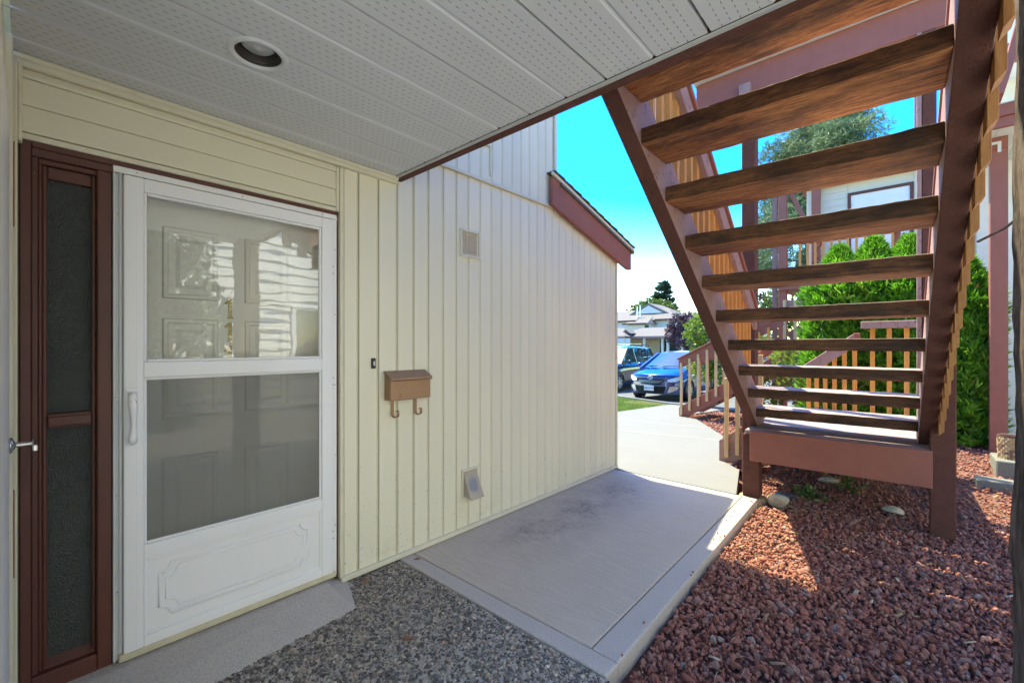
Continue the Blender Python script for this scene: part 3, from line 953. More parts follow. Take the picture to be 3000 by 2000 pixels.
# ------------------------------------------------------------------ upper deck with its soffit
deck = thing('upper_deck', 'upper deck with grey perforated soffit over the entry', 'deck', (1.4, 0.8, 2.45))
mb = MB(); mb.box(0.0, 2.86, -0.03, 1.597, 2.56, 2.80)
mb.build('deck_floor', M['soffit_edge'], deck)
mb = MB(); mb.box(0.0, 2.90, 1.5985, 1.640, 2.432, 2.84)
mb.build('fascia', M['rough_brown'], deck, bevel=0.003)
mb = MB(); mb.box(0.0, 2.86, 1.574, 1.5975, 2.438, 2.445)
mb.build('edge_channel', M['soffit_edge'], deck, bevel=0.002)
LX, LY, LR = 0.665, 0.580, 0.100
x0 = -0.056
while x0 < 2.80:
    # one panel: two 0.2 m faces with a V between and an open lock seam at its edge
    prof = [(0.004, 0.022), (0.004, 0.0), (0.190, 0.0), (0.200, 0.009), (0.210, 0.0), (0.392, 0.0), (0.392, 0.03)]
    prof = [(min(max(x0 + a, 0.0), 2.86), 2.446 + b) for a, b in prof]
    mb = MB()
    nY = 81 if x0 < LX + LR and x0 + 0.4 > LX - LR else 1
    Y = np.linspace(-0.03, 1.573, nY + 1)
    P = []
    if nY > 1:
        for (a, za), (b, zb) in zip(prof[:-1], prof[1:]):
            nn = max(1, int((b - a) / 0.012))
            P += [(a + (b - a) * i / nn, za + (zb - za) * i / nn) for i in range(nn)]
        P.append(prof[-1])
    else:
        P = prof
    for (a, za), (b, zb) in zip(P[:-1], P[1:]):
        for c, d in zip(Y[:-1], Y[1:]):
            if nY > 1 and math.hypot((a + b) / 2 - LX, (c + d) / 2 - LY) < 0.086: continue
            mb.mesh([(a, c, za), (b, c, zb), (b, d, zb), (a, d, za)], [(0, 1, 2, 3)])
    mb.build('soffit_panel', M['soffit'], deck)
    x0 += 0.4
# rough timber corner post carrying the deck
pp = thing('timber_post', 'rough weathered brown timber post at the right edge', 'post', (2.73, 1.55, -0.1))
mb = MB()
nz = 60
for i in range(nz):
    pass
prof = []
ringn = 28
vs, fs = [], []
for i in range(nz + 1):
    z_ = -0.12 + 2.68 * i / nz
    for j in range(ringn):
        s_ = j / ringn * 4
        q = int(s_); f_ = s_ - q
        c = [(-1, -1), (1, -1), (1, 1), (-1, 1)]
        a, b = c[q], c[(q + 1) % 4]
        x_, y_ = a[0] + (b[0] - a[0]) * f_, a[1] + (b[1] - a[1]) * f_
        rr = 0.092 * (1 + 0.05 * math.sin(j * 2.1) + 0.035 * math.sin(z_ * 7 + j * 1.3) + random.uniform(-.02, .02))
        if 0.78 < z_ < 1.06: rr *= 1 + 0.06 * math.sin((z_ - .78) / .28 * math.pi)
        vs.append((2.737 + x_ * rr, 1.557 + y_ * rr, z_))
for i in range(nz):
    for j in range(ringn):
        fs.append((i * ringn + j, i * ringn + (j + 1) % ringn, (i + 1) * ringn + (j + 1) % ringn, (i + 1) * ringn + j))
mb.mesh(vs, fs)
mb.build('post', M['old_post'], pp, smooth=True)

# recessed light
rl = thing('recessed_light', 'round white recessed light set into the grey soffit', 'light', (LX, LY, 2.446))
mb = MB(); mb.lathe([(0.076, 0.004), (0.078, -0.004), (0.086, -0.007), (0.096, -0.005), (0.101, 0.0)], (LX, LY, 2.446), n=40)
mb.build('trim_ring', M['white_grey'], rl, smooth=True)
pr = []
for i in range(9): pr += [(0.076 - 0.0012 * i, 0.003 + i * 0.010), (0.0735 - 0.0012 * i, 0.008 + i * 0.010)]
mb = MB(); mb.lathe(pr, (LX, LY, 2.446), n=40)
mb.build('baffle', M['baffle'], rl)
mb = MB(); mb.lathe([(0.001, 0.020), (0.016, 0.0205), (0.017, 0.023), (0.046, 0.026), (0.056, 0.034), (0.060, 0.048), (0.05, 0.085), (0.001, 0.095)], (LX, LY, 2.446), n=32)
mb.build('bulb', M['bulb'], rl, smooth=True)

# ------------------------------------------------------------------ entry frame, sidelight, doors
ef = thing('entry_frame', 'dark brown entry frame with a narrow textured glass sidelight', 'door frame', (-0.03, 0.6, 0.05))
mb = MB()
mb.box(-0.12, 0.004, -0.0118, 0.018, 0.03, 2.1425); mb.box(-0.12, -0.012, 0.018, 0.036, 0.03, 2.09); mb.box(-0.12, -0.024, 0.036, 0.047, 0.03, 2.07)
mb.build('jamb', M['brown_chip'], ef, bevel=0.003)
mb = MB(); mb.box(-0.12, 0.004, 0.018, 1.2165, 2.1195, 2.1425); mb.box(-0.12, 0.002, 0.018, 0.25, 2.088, 2.1195); mb.box(-0.12, -0.013, 0.036, 0.20, 2.068, 2.088)
mb.build('head', M['brown_chip'], ef, bevel=0.003)
mb = MB(); mb.box(-0.12, 0.003, 0.198, 0.2445, 0.03, 2.088)
mb.build('mullion', M['brown_gloss'], ef, bevel=0.004)
mb = MB(); mb.box(-0.12, -0.004, 1.2005, 1.2175, 0.03, 2.1195)
mb.build('jamb', M['brown_chip'], ef, bevel=0.002)
sash = MB()
sash.box(-0.09, -0.030, 0.047, 0.0605, 0.13, 2.068); sash.box(-0.09, -0.030, 0.1845, 0.198, 0.13, 2.068)
sash.box(-0.09, -0.030, 0.0605, 0.1845, 2.020, 2.068)
sh = sash.build('sash', M['brown_gloss'], ef, bevel=0.003)
mb = MB(); mb.box(-0.09, -0.024, 0.0605, 0.1845, 1.052, 1.108); mb.box(-0.09, -0.015, 0.0605, 0.1845, 1.060, 1.098)
mb.build('rail', M['brown_gloss'], ef, bevel=0.003)
mb = MB(); mb.box(-0.12, 0.006, 0.018, 0.198, 0.03, 0.125); mb.prism([(-0.06, 0.047, 0.125), (-0.02, 0.047, 0.125), (-0.06, 0.047, 0.165)], (0, 0.151, 0))
mb.build('sill', M['brown_chip'], ef, bevel=0.004)
for z0, z1 in ((1.108, 2.020), (0.13, 1.052)):
    mb = MB(); mb.box(-0.056, -0.050, 0.0605, 0.1845, z0, z1)
    mb.build('pane', M['obscure'], ef)
mb = MB(); mb.box(-0.2, -0.105, 0.0, 0.25, 0.0, 2.14)
mb.build('backing', M['dark'], ef)

# storm door
sd = thing('storm_door', 'white storm door with two glass panes and a moulded kick panel', 'door', (0.03, 0.72, 0.06))
Y0, Y1 = 0.276, 1.166
mb = MB()
for a, b, x in ((0.246, 0.254, 0.014), (0.254, 0.264, 0.006), (0.264, 0.2745, 0.016)): mb.box(-0.03, x, a, b, 0.065, 2.09)
mb.build('jamb_channel', M['white_grey'], sd, bevel=0.0015)
mb = MB(); mb.box(-0.03, 0.014, 0.246, 1.2005, 2.0905, 2.119); mb.box(-0.03, 0.022, 0.246, 1.2005, 2.0905, 2.098)
mb.build('head_channel', M['white_door'], sd, bevel=0.0015)
mb = MB(); mb.box(-0.03, 0.014, 1.178, 1.2000, 0.065, 2.0905); mb.tube([(0.020, 1.1715, 0.08), (0.020, 1.1715, 2.085)], 0.0045, 8)
mb.build('hinge_channel', M['white_door'], sd, bevel=0.0015)
for zz_ in (0.35, 0.75, 1.15, 1.55, 1.92):
    mb = MB(); mb.lathe([(0.0005, 0.0020), (0.003, 0.0016), (0.0036, 0)], (0.006, 0.259, zz_), 'x', 10); mb.build('screw', M['chrome'], sd)
    mb = MB(); mb.lathe([(0.0005, 0.0020), (0.003, 0.0016), (0.0036, 0)], (0.014, 1.190, zz_), 'x', 10); mb.build('screw', M['chrome'], sd)
for yy_ in (0.32, 0.72, 1.12):
    mb = MB(); mb.lathe([(0.0005, 0.0020), (0.003, 0.0016), (0.0036, 0)], (0.014, yy_, 2.107), 'x', 10); mb.build('screw', M['chrome'], sd)
for zz_ in (0.28, 0.32, 1.15, 1.19, 1.78, 1.82):
    mb = MB(); mb.box(0.015, 0.0262, 1.166, 1.177, zz_, zz_ + 0.004); mb.build('hinge_gap', M['black'], sd)
def frame_rect(y0, y1, z0, z1, w, xa, xb):
    m = MB()
    m.box(xa, xb, y0, y0 + w, z0, z1); m.box(xa, xb, y1 - w, y1, z0, z1)
    m.box(xa, xb, y0 + w, y1 - w, z1 - w, z1); m.box(xa, xb, y0 + w, y1 - w, z0, z0 + w)
    return m
mb = MB()
XF, XB = 0.040, 0.008
mb.box(XB, XF, Y0, 0.340, 0.096, 2.083); mb.box(XB, XF, 1.104, Y1, 0.096, 2.083)
mb.box(XB, XF, 0.340, 1.104, 2.026, 2.083); mb.box(XB, XF, 0.340, 1.104, 1.238, 1.304); mb.box(XB, XF, 0.340, 1.104, 0.466, 0.528)
mb.box(XB, XF, 0.340, 1.104, 0.096, 0.140)
leaf = mb.build('leaf', M['white_door'], sd, bevel=0.004, seg=2)
for z0, z1 in ((1.304, 2.026), (0.528, 1.238)):
    m = frame_rect(0.3405, 1.1035, z0 + .0005, z1 - .0005, 0.011, XB + 0.004, XF - 0.007)
    m.build('glazing_bead', M['white_door'], sd, bevel=0.003)
mb = MB()
for k_ in range(4): mb.box(XF, XF + 0.0015, 0.284 + k_ * 0.011, 0.286 + k_ * 0.011, 0.10, 2.08)
mb.build('stile_ribs', M['white_door'], leaf)
mb = MB(); mb.box(XB, XF - 0.009, 0.3405, 1.1035, 0.140, 0.466)
kp = mb.build('kick_panel', M['white_door'], sd)
def deco(y0, y1, z0, z1, c, r):
    pts = []
    for cy, cz, a0 in ((y0, z0, 0), (y1, z0, 90), (y1, z1, 180), (y0, z1, 270)):
        for i in range(7):                                   # concave quarter round at each corner
            a = R(a0 + 90 - i * 15)
            pts.append((XF - 0.009, cy + c * math.cos(a), cz + c * math.sin(a)))
    m = MB()
    m.tube(pts, r, 6, closed=True)
    return m
deco(0.395, 1.030, 0.200, 0.425, 0.040, 0.0075).build('panel_moulding', M['white_door'], kp, smooth=True)
deco(0.418, 1.007, 0.222, 0.403, 0.044, 0.0050).build('panel_moulding', M['white_door'], kp, smooth=True)
m = frame_rect(0.3405, 1.1035, 0.1405, 0.4655, 0.012, XF - 0.0089, XF - 0.003); m.build('panel_bead', M['white_door'], kp, bevel=0.002)
mb = MB(); mb.box(0.022, 0.025, 0.3515, 1.0925, 1.3155, 2.0145)
mb.build('pane', M['door_glass'], sd)
mb = MB(); mb.box(0.022, 0.025, 0.3515, 1.0925, 0.5395, 1.2265)
mb.build('pane', M['door_glass'], sd)
mb = MB(); mb.poly([(0.0285, 0.3515, 0.5395), (0.0285, 1.0925, 0.5395), (0.0285, 1.0925, 1.2265), (0.0285, 0.3515, 1.2265)])
tag(mb.build('insect_screen', M['screen_mesh'], sd, fix=False), 'dark insect screen over the lower pane')
mb = MB(); mb.box(-0.02, 0.034, 0.262, 1.190, 0.064, 0.0945)
mb.build('door_sweep', M['weather_strip'], sd, bevel=0.004)
# handle
mb = MB(); mb.box(XF, XF + 0.006, 0.281, 0.319, 0.957, 1.198)
hd = mb.build('handle', M['white_door'], sd, bevel=0.003, seg=2)
mb = MB()
pts = [(XF + .016, 0.303, 1.178), (XF + .024, 0.302, 1.155), (XF + .026, 0.302, 1.12), (XF + .025, 0.304, 1.08), (XF + .022, 0.3045, 1.04), (XF + .024, 0.303, 1.015), (XF + .027, 0.301, 0.995), (XF + .022, 0.301, 0.977), (XF + .014, 0.301, 0.97)]
mb.tube(pts, [0.014, 0.0155, 0.0155, 0.011, 0.0095, 0.012, 0.016, 0.0155, 0.009], 12)
mb.build('grip', M['white_door'], hd, smooth=True)
mb = MB(); mb.box(XF + .006, XF + .014, 0.287, 0.317, 1.17, 1.187); mb.box(XF + .006, XF + .034, 0.289, 0.316, 1.118, 1.168)
mb.build('lock_housing', M['white_door'], hd, bevel=0.004, seg=2)
mb = MB(); mb.lathe([(0.0095, 0), (0.0095, 0.004), (0.0075, 0.005), (0.0005, 0.005)], (XF + 0.034, 0.304, 1.142), 'x', 18); mb.build('lock_cylinder', M['chrome'], hd)
mb = MB(); mb.box(XF + 0.0391, XF + 0.0395, 0.3032, 0.3048, 1.1375, 1.1465); mb.build('keyhole', M['black'], hd)

# inner entry door with raised panels
idr = thing('entry_door', 'cream panelled inner door behind the storm glass', 'door', (-0.09, 0.72, 0.06))
mb = MB(); mb.box(-0.118, -0.075, 0.246, 1.2, 0.065, 2.119)
dl = mb.build('door_leaf', M['inner_door'], idr)
for (pa, pb) in ((0.42, 0.64), (0.755, 0.985)):
    for (qa, qb) in ((1.59, 1.92), (1.04, 1.50), (0.24, 0.86)):
        m = MB()
        y0, y1, z0, z1 = pa, pb, qa, qb
        X = -0.075
        ring = lambda e, x: [(x, y0 + e, z0 + e), (x, y1 - e, z0 + e), (x, y1 - e, z1 - e), (x, y0 + e, z1 - e)]
        rs_ = [ring(0, X), ring(0.006, X + 0.011), ring(0.018, X + 0.010), ring(0.026, X + 0.0015), ring(0.050, X + 0.003), ring(0.066, X + 0.012)]
        vs = [p for r_ in rs_ for p in r_]
        fs = [(i * 4 + j, i * 4 + (j + 1) % 4, (i + 1) * 4 + (j + 1) % 4, (i + 1) * 4 + j) for i in range(5) for j in range(4)] + [(20, 21, 22, 23)]
        m.mesh(vs, fs)
        m.build('raised_panel', M['inner_door'], dl)
# three brass figures 1 on the inner door
def figure_one(zt):
    X = -0.0745
    yc = 0.690
    h = 0.100
    o = [(0.004, h), (-0.006, h * .965), (-0.011, h * .88), (-0.020, h * .80), (-0.024, h * .745), (-0.021, h * .70), (-0.014, h * .715), (-0.007, h * .77), (-0.0065, h * .72), (-0.0065, h * .18), (-0.011, h * .05), (-0.015, 0.0), (0.0165, 0.0), (0.0115, h * .06), (0.0075, h * .18), (0.0085, h * .97)]
    m = MB(); m.prism([(X, yc + a, zt - h + b) for a, b in o], (0.007, 0, 0))
    return m
zt = 1.609
for nm, lab in ((0, 'topmost brass numeral 1 on the door'), (1, 'middle brass numeral 1 on the door'), (2, 'lowest brass numeral 1, cut off by the white rail')):
    nb = thing('house_number', lab, 'number', (-0.0745, 0.69, zt - 0.1), group='brass house numbers on the door')
    figure_one(zt).build('figure', M['brass'], nb, bevel=0.0012, seg=2)
    for dz in (0.084, 0.016):
        m = MB(); m.lathe([(0.0035, 0), (0.003, 0.0015), (0.0005, 0.0015)], (-0.0672, 0.691, zt - 0.1 + dz), 'x', 10); m.build('screw', M['dark'], nb)
    zt -= 0.1175

# ------------------------------------------------------------------ wing wall with the neighbouring door, edge-on at the left
wing = thing('wing_wall', 'narrow cream wall edge beside the brown sidelight', 'wall', (0.6, -0.1, 0))
mb = MB(); mb.box(0.0, 1.45, -0.22, -0.075, -0.1, 2.446); mb.box(1.06, 1.45, -0.075, -0.032, -0.1, 2.446); mb.box(0.18, 1.06, -0.075, -0.045, 2.1, 2.446)
mb.build('wall_core', M['cream'], wing)
mb = MB(); mb.box(0.006, 0.075, -0.075, -0.016, -0.05, 2.40); mb.box(0.09, 0.178, -0.075, -0.026, -0.05, 2.44)
mb.build('casing_trim', M['cream_trim'], wing, bevel=0.004)
mb = MB(); mb.box(0.0755, 0.0895, -0.075, -0.030, -0.05, 2.44); mb.box(0.076, 0.089, -0.030, -0.0225, 0.55, 0.86); mb.box(0.076, 0.089, -0.030, -0.0225, 1.80, 2.10)
mb.build('weather_gap', M['brown'], wing)
mb = MB(); mb.box(0.01, 0.05, -0.016, -0.004, 2.12, 2.40)
mb.build('corner_channel', M['cream_trim'], wing, bevel=0.003)
nd = thing('side_door', 'white door leaf edge-on at the far left with a lever handle', 'door', (0.62, -0.05, 0))
mb = MB(); mb.box(0.182, 1.058, -0.074, -0.0335, 0.02, 2.098)
mb.build('leaf', M['white_door'], nd, bevel=0.003)
mb = MB(); mb.lathe([(0.026, 0), (0.025, 0.006), (0.014, 0.011), (0.010, 0.014)], (0.25, -0.0335, 1.045), 'y', 24, caps=True)
lv = mb.build('lever', M['chrome'], nd, smooth=True)
mb = MB(); mb.tube([(0.25, -0.02, 1.045), (0.25, 0.022, 1.045)], 0.0085, 12); mb.box(0.24, 0.36, 0.018, 0.030, 1.034, 1.056)
mb.build('lever_arm', M['chrome'], lv, bevel=0.003)

# ------------------------------------------------------------------ things on the wall
mbx = thing('mailbox', 'copper mailbox with two newspaper hooks on the cream wall', 'mailbox', (0.05, 1.67, 0.92))
y0, y1 = 1.513, 1.818
mb = MB(); mb.prism([(0.006, y0, 1.030), (0.078, y0, 1.030), (0.078, y0, 1.168), (0.006, y0, 1.205)], (0, y1 - y0, 0))
mb.build('body', M['copper'], mbx, bevel=0.003)
mb = MB(); mb.prism([(0.006, y0 - .006, 1.2055), (0.084, y0 - .006, 1.168), (0.088, y0 - .006, 1.160), (0.084, y0 - .006, 1.150), (0.092, y0 - .006, 1.158), (0.090, y0 - .006, 1.172), (0.006, y0 - .006, 1.214)], (0, y1 - y0 + .012, 0))
mb.build('lid', M['copper'], mbx, bevel=0.0015)
for yh in (1.560, 1.735):
    pts = [(0.010, 1.030), (0.010, 0.945), (0.012, 0.925), (0.045, 0.918), (0.066, 0.925), (0.075, 0.942), (0.072, 0.960), (0.062, 0.966)]
    m = MB()
    vs, fs = [], []
    for (a, b) in pts: vs += [(a, yh, b), (a, yh + 0.019, b)]
    for i in range(len(pts) - 1): fs.append((2 * i, 2 * i + 1, 2 * i + 3, 2 * i + 2))
    m.mesh(vs, fs)
    o = m.build('hook', M['copper'], mbx, fix=False)
    sm = o.modifiers.new('thick', 'SOLIDIFY'); sm.thickness = 0.003
db = thing('doorbell', 'small dark doorbell with a lit white button by the mailbox', 'doorbell', (0.0, 1.435, 1.24))
db['label'] = 'small dark doorbell with a pale button left of the mailbox'
mb = MB(); mb.box(0.0, 0.016, 1.424, 1.450, 1.233, 1.297); mb.build('plate', M['black'], db, bevel=0.003)
mb = MB(); mb.box(0.016, 0.020, 1.431, 1.443, 1.252, 1.278); mb.build('button', M['white_grey'], db, bevel=0.002)

uv = thing('louvre_vent', 'square beige louvre vent high on the cream wall', 'vent', (0, 2.24, 2.03))
a, b, c, d = 2.14, 2.345, 2.03, 2.236
frame_rect(a, b, c, d, 0.017, -0.01, 0.016).build('frame', M['cream_trim'], uv, bevel=0.003)
mb = MB(); mb.box(-0.01, -0.004, a + .017, b - .017, c + .017, d - .017); mb.build('back', M['dark'], uv)
frame_rect(a + .0175, b - .0175 - 0.012, c + .0175, d - .0175, 0.02, -0.004, 0.004).build('inner_frame', M['vent'], uv, bevel=0.001)
nl = 14
zs = np.linspace(c + .039, d - .044, nl)
for q in zs:
    m = MB(); m.prism([(-0.003, a + .0378, q + .008), (0.004, a + .0378, q), (0.005, a + .0378, q + .0015), (-0.002, a + .0378, q + .0098)], (0, b - a - .0874, 0))
    m.build('louvre', M['vent'], uv)
mb = MB(); mb.lathe([(0.0005, 0.0015), (0.003, 0)], (0.004, b - .0395, c + .09), 'x', 8); mb.build('screw', M['black'], uv)

lv_ = thing('dryer_vent', 'stained dryer vent hood low on the cream wall', 'vent', (0, 2.23, 0.25))
a, b, c, d = 2.155, 2.315, 0.255, 0.445
mb = MB(); mb.box(-0.01, 0.016, a, a + .014, c, d); mb.box(-0.01, 0.016, b - .012, b, c + .05, d); mb.box(-0.01, 0.02, a, b, d, d + 0.014)
mb.build('frame', M['cream_trim'], lv_, bevel=0.003)
mb = MB()
vs = [(0.006, a + .016, d - .002), (0.006, b - .014, d - .002), (0.095, b - .014, c - .005), (0.095, a + .016, c - .005)]
mb.mesh(vs + [(p[0] - 0.003, p[1], p[2] - 0.002) for p in vs], [(0, 1, 2, 3), (4, 7, 6, 5), (0, 3, 7, 4), (1, 5, 6, 2), (2, 6, 7, 3), (0, 4, 5, 1)])
mb.build('hood', M['hood'], lv_)
for yy_ in (a + .017, b - .016):
    m = MB(); m.prism([(-0.004, yy_, d - .006), (0.003, yy_, d - .006), (0.090, yy_, c - .003), (-0.004, yy_, c + .012)], (0, 0.0015, 0)); m.build('cheek', M['hood'], lv_)
mb = MB(); mb.box(-0.012, -0.005, a + .014, b - .012, c, d); mb.build('duct', M['dark'], lv_)

# ------------------------------------------------------------------ staircase
PHI = R(1.4)
st = thing('staircase', 'brown open-riser staircase seen from beneath with orange pickets', 'staircase', (1.40, 3.2, 0.0), PHI)
def sb(y): return 1.667 - 0.687 * y                     # underside of the stringers
def stringer(xa, xb, mats):
    m = MB()
    ye = (1.667 - 0.592) / 0.687
    yt = -1.56
    P = [(yt, sb(yt)), (ye, 0.592), (1.86, 0.592), (1.86, sb(1.86) + 0.335), (yt, sb(yt) + 0.335)]
    # inner face gets the worn mauve paint: split faces by material
    n = len(P)
    vs = [(xa, a, b) for a, b in P] + [(xb, a, b) for a, b in P]
    m.mesh(vs, [tuple(range(n - 1, -1, -1))], 1)
    m.mesh(vs, [tuple(range(n, 2 * n))], 1)
    m.mesh(vs, [(i, (i + 1) % n, n + (i + 1) % n, n + i) for i in range(n)], 0)
    me_o = m.build('stringer', mats, st, local=True, fix=False)
    bm = bmesh.new(); bm.from_mesh(me_o.data); bmesh.ops.remove_doubles(bm, verts=bm.verts[:], dist=1e-5); bmesh.ops.recalc_face_normals(bm, faces=bm.faces[:]); bm.to_mesh(me_o.data); bm.free()
    md = me_o.modifiers.new('edge', 'BEVEL'); md.width = 0.006; md.segments = 2; md.limit_method = 'ANGLE'
    return me_o
stringer(-0.09, 0.0, [M['rough_brown'], M['mauve']])
stringer(1.14, 1.238, [M['rough_brown'], M['mauve']])
for k in range(-1, 9):
    y0 = -1.075 + 0.3205 * k
    zt = 2.49 - 0.214 * k
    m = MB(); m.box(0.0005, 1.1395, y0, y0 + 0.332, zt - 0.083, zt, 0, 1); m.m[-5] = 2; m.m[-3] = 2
    o = m.build('tread', [M['tread'], M['tread_top'], M['tread_edge_shaded']], st, local=True, sub=None)
    bm = bmesh.new(); bm.from_mesh(o.data)
    long_e = [e for e in bm.edges if abs((e.verts[0].co - e.verts[1].co).x) > 0.5]
    bmesh.ops.subdivide_edges(bm, edges=long_e, cuts=22)
    for v in bm.verts:
        if 0.01 < v.co.x < 1.13:
            v.co.y += random.uniform(-.0022, .0022); v.co.z += random.uniform(-.0016, .0016)
    bm.to_mesh(o.data); bm.free()
    md = o.modifiers.new('edge', 'BEVEL'); md.width = 0.005; md.segments = 2; md.limit_method = 'ANGLE'; md.angle_limit = R(50)
# pickets, both sides
def picket(x0, x1, y, zb, zt, mat, w=0.038, ang=0.028, parent=st, name='picket'):
    m = MB()
    m.mesh([(x0, y, zb + ang), (x1, y, zb + ang), (x1, y + w, zb), (x0, y + w, zb), (x0, y, zt), (x1, y, zt), (x1, y + w, zt - .01), (x0, y + w, zt - .01)],
           [(0, 3, 2, 1), (0, 1, 5, 4), (1, 2, 6, 5), (2, 3, 7, 6), (3, 0, 4, 7), (4, 5, 6, 7)])
    return m.build(name, mat, parent, local=True, bevel=0.002)
y = -1.50
while y < 1.75:
    picket(-0.1305, -0.0915, y, sb(y) + 0.12, sb(y) + 1.24, M['picket'], 0.040)
    y += 0.132
y = -1.48
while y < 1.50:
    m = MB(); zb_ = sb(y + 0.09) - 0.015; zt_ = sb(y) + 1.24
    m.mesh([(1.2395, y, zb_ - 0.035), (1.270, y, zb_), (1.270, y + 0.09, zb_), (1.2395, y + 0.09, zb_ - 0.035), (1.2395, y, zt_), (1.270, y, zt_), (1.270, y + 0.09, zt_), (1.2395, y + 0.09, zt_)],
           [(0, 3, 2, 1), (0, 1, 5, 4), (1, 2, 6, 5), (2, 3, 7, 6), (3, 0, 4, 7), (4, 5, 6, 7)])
    m.build('picket', M['picket_shaded'], st, local=True, bevel=0.0015)
    y += 0.150
def sloped(x0, x1, ya, yb, lo, hi, name, mat):
    m = MB(); m.prism([(x0, ya, sb(ya) + lo), (x0, yb, sb(yb) + lo), (x0, yb, sb(yb) + hi), (x0, ya, sb(ya) + hi)], (x1 - x0, 0, 0))
    return m.build(name, mat, st, local=True, bevel=0.004)
sloped(-0.0905, -0.052, -1.56, 1.80, 1.10, 1.255, 'rail_board', M['mauve'])
sloped(-0.150, -0.030, -1.56, 1.85, 1.256, 1.296, 'handrail', M['brown'])
sloped(1.2005, 1.239, -1.56, 1.80, 1.10, 1.255, 'rail_board', M['brown'])
sloped(1.185, 1.300, -1.56, 1.85, 1.256, 1.296, 'handrail', M['brown'])
# landing
y = 1.325
while y < 3.2:
    m = MB(); m.box(-0.06, 1.28, y, y + 0.134, 0.552, 0.590, 0, 0); m.build('deck_board', M['tread_top'], st, local=True, bevel=0.004)
    y += 0.140
mb = MB(); mb.box(-0.010, 1.212, 1.280, 1.3195, 0.312, 0.590)
mb.build('riser_board', M['brown'], st, local=True, bevel=0.003)
mb = MB(); mb.box(-0.06, -0.022, 1.47, 3.22, 0.33, 0.550); mb.box(1.245, 1.283, 1.48, 3.22, 0.33, 0.550); mb.box(-0.02, 1.244, 3.18, 3.22, 0.33, 0.550)
mb.build('joist', M['brown'], st, local=True, bevel=0.003)
mb = MB(); mb.box(-0.080, 0.060, 1.3205, 1.460, -0.03, 0.551)
mb.build('landing_post', M['rough_brown'], st, local=True, bevel=0.006)
mb = MB(); mb.box(1.200, 1.340, 1.3205, 1.4605, -0.16, 1.56)
mb.build('landing_post', M['rough_brown'], st, local=True, bevel=0.006)
mb = MB(); mb.lathe([(0.13, -0.16), (0.125, -0.055), (0.11, -0.032), (0.001, -0.030)], (-0.005, 1.39, 0), 'z', 14)
mb.build('footing', M['footing'], st, local=True, bevel=0.006)
# far side guard of the landing
mb = MB(); mb.box(0.72, 1.26, 3.13, 3.225, 1.565, 1.645); mb.build('guard_rail', M['mauve'], st, local=True, bevel=0.005)
mb = MB(); mb.bar((0.13, 3.16, 1.02), (0.69, 3.16, 1.455), 0.04, 0.125); mb.build('guard_rail', M['mauve'], st, local=True, bevel=0.005)
mb = MB(); mb.box(0.655, 0.715, 3.11, 3.20, 1.42, 1.515); mb.build('rail_end', M['brown'], st, local=True, bevel=0.005)
for x, zt in ((0.195, 1.05), (0.275, 1.12), (0.36, 1.19), (0.45, 1.26), (0.545, 1.34), (0.64, 1.42), (0.80, 1.585), (0.945, 1.585), (1.09, 1.585), (1.22, 1.585)):
    m = MB(); m.box(x, x + 0.042, 3.222, 3.262, 0.48, zt); m.build('picket', M['picket'], st, local=True, bevel=0.002)
# short flight down to the walkway at the left of the landing
for i, (xa, xb, zt) in enumerate(((1.02, 1.30, 0.40), (0.76, 1.04, 0.20))):
    m = MB(); m.box(xa, xb, 5.62, 6.5, zt - 0.06, zt, 0, 1); m.build('tread', [M['tread'], M['tread_top']], st, bevel=0.005)
mb = MB(); mb.prism([(0.76, 5.575, -0.01), (0.92, 5.575, -0.01), (1.31, 5.575, 0.30), (1.31, 5.575, 0.60), (1.22, 5.575, 0.60), (0.76, 5.575, 0.24)], (0, 0.042, 0))
mb.build('flight_stringer', M['mauve'], st, bevel=0.004)
for x, zb, zt in ((0.83, 0.06, 0.99), (0.95, 0.10, 1.09), (1.07, 0.19, 1.18), (1.19, 0.28, 1.27)):
    m = MB(); m.box(x, x + 0.042, 5.532, 5.574, zb, zt); m.build('picket', M['picket_pale'], st, bevel=0.002)
mb = MB(); mb.bar((0.92, 5.60, 1.02), (1.30, 5.60, 1.34), 0.035, 0.09); mb.build('flight_rail', M['brown'], st, bevel=0.004)

# tall posts and beam beyond the stairs
bf = thing('post_frame', 'tall brown posts carrying a roof beam behind the stairs', 'frame', (1.8, 5.3, 0))
mb = MB(); mb.box(1.105, 1.235, 5.20, 5.34, -0.1, 4.08); mb.build('post', M['rough_brown'], bf, bevel=0.006)
mb = MB(); mb.box(2.532, 2.625, 5.20, 5.34, 0.50, 4.08); mb.build('post', M['rough_brown'], bf, bevel=0.006)
mb = MB(); mb.box(2.500, 2.530, 5.19, 5.36, 0.50, 4.08); mb.build('post_trim', M['mauve'], bf, bevel=0.003)
mb = MB(); mb.box(0.62, 3.4, 5.21, 5.30, 4.08, 4.37); mb.build('beam', M['brown'], bf, bevel=0.006)
mb = MB(); mb.box(0.60, 3.4, 5.14, 5.32, 4.371, 4.385); mb.build('flashing', M['white_grey'], bf)
mb = MB(); mb.box(1.09, 1.20, 5.15, 5.209, 4.06, 4.17); mb.build('block', M['mauve'], bf, bevel=0.004)

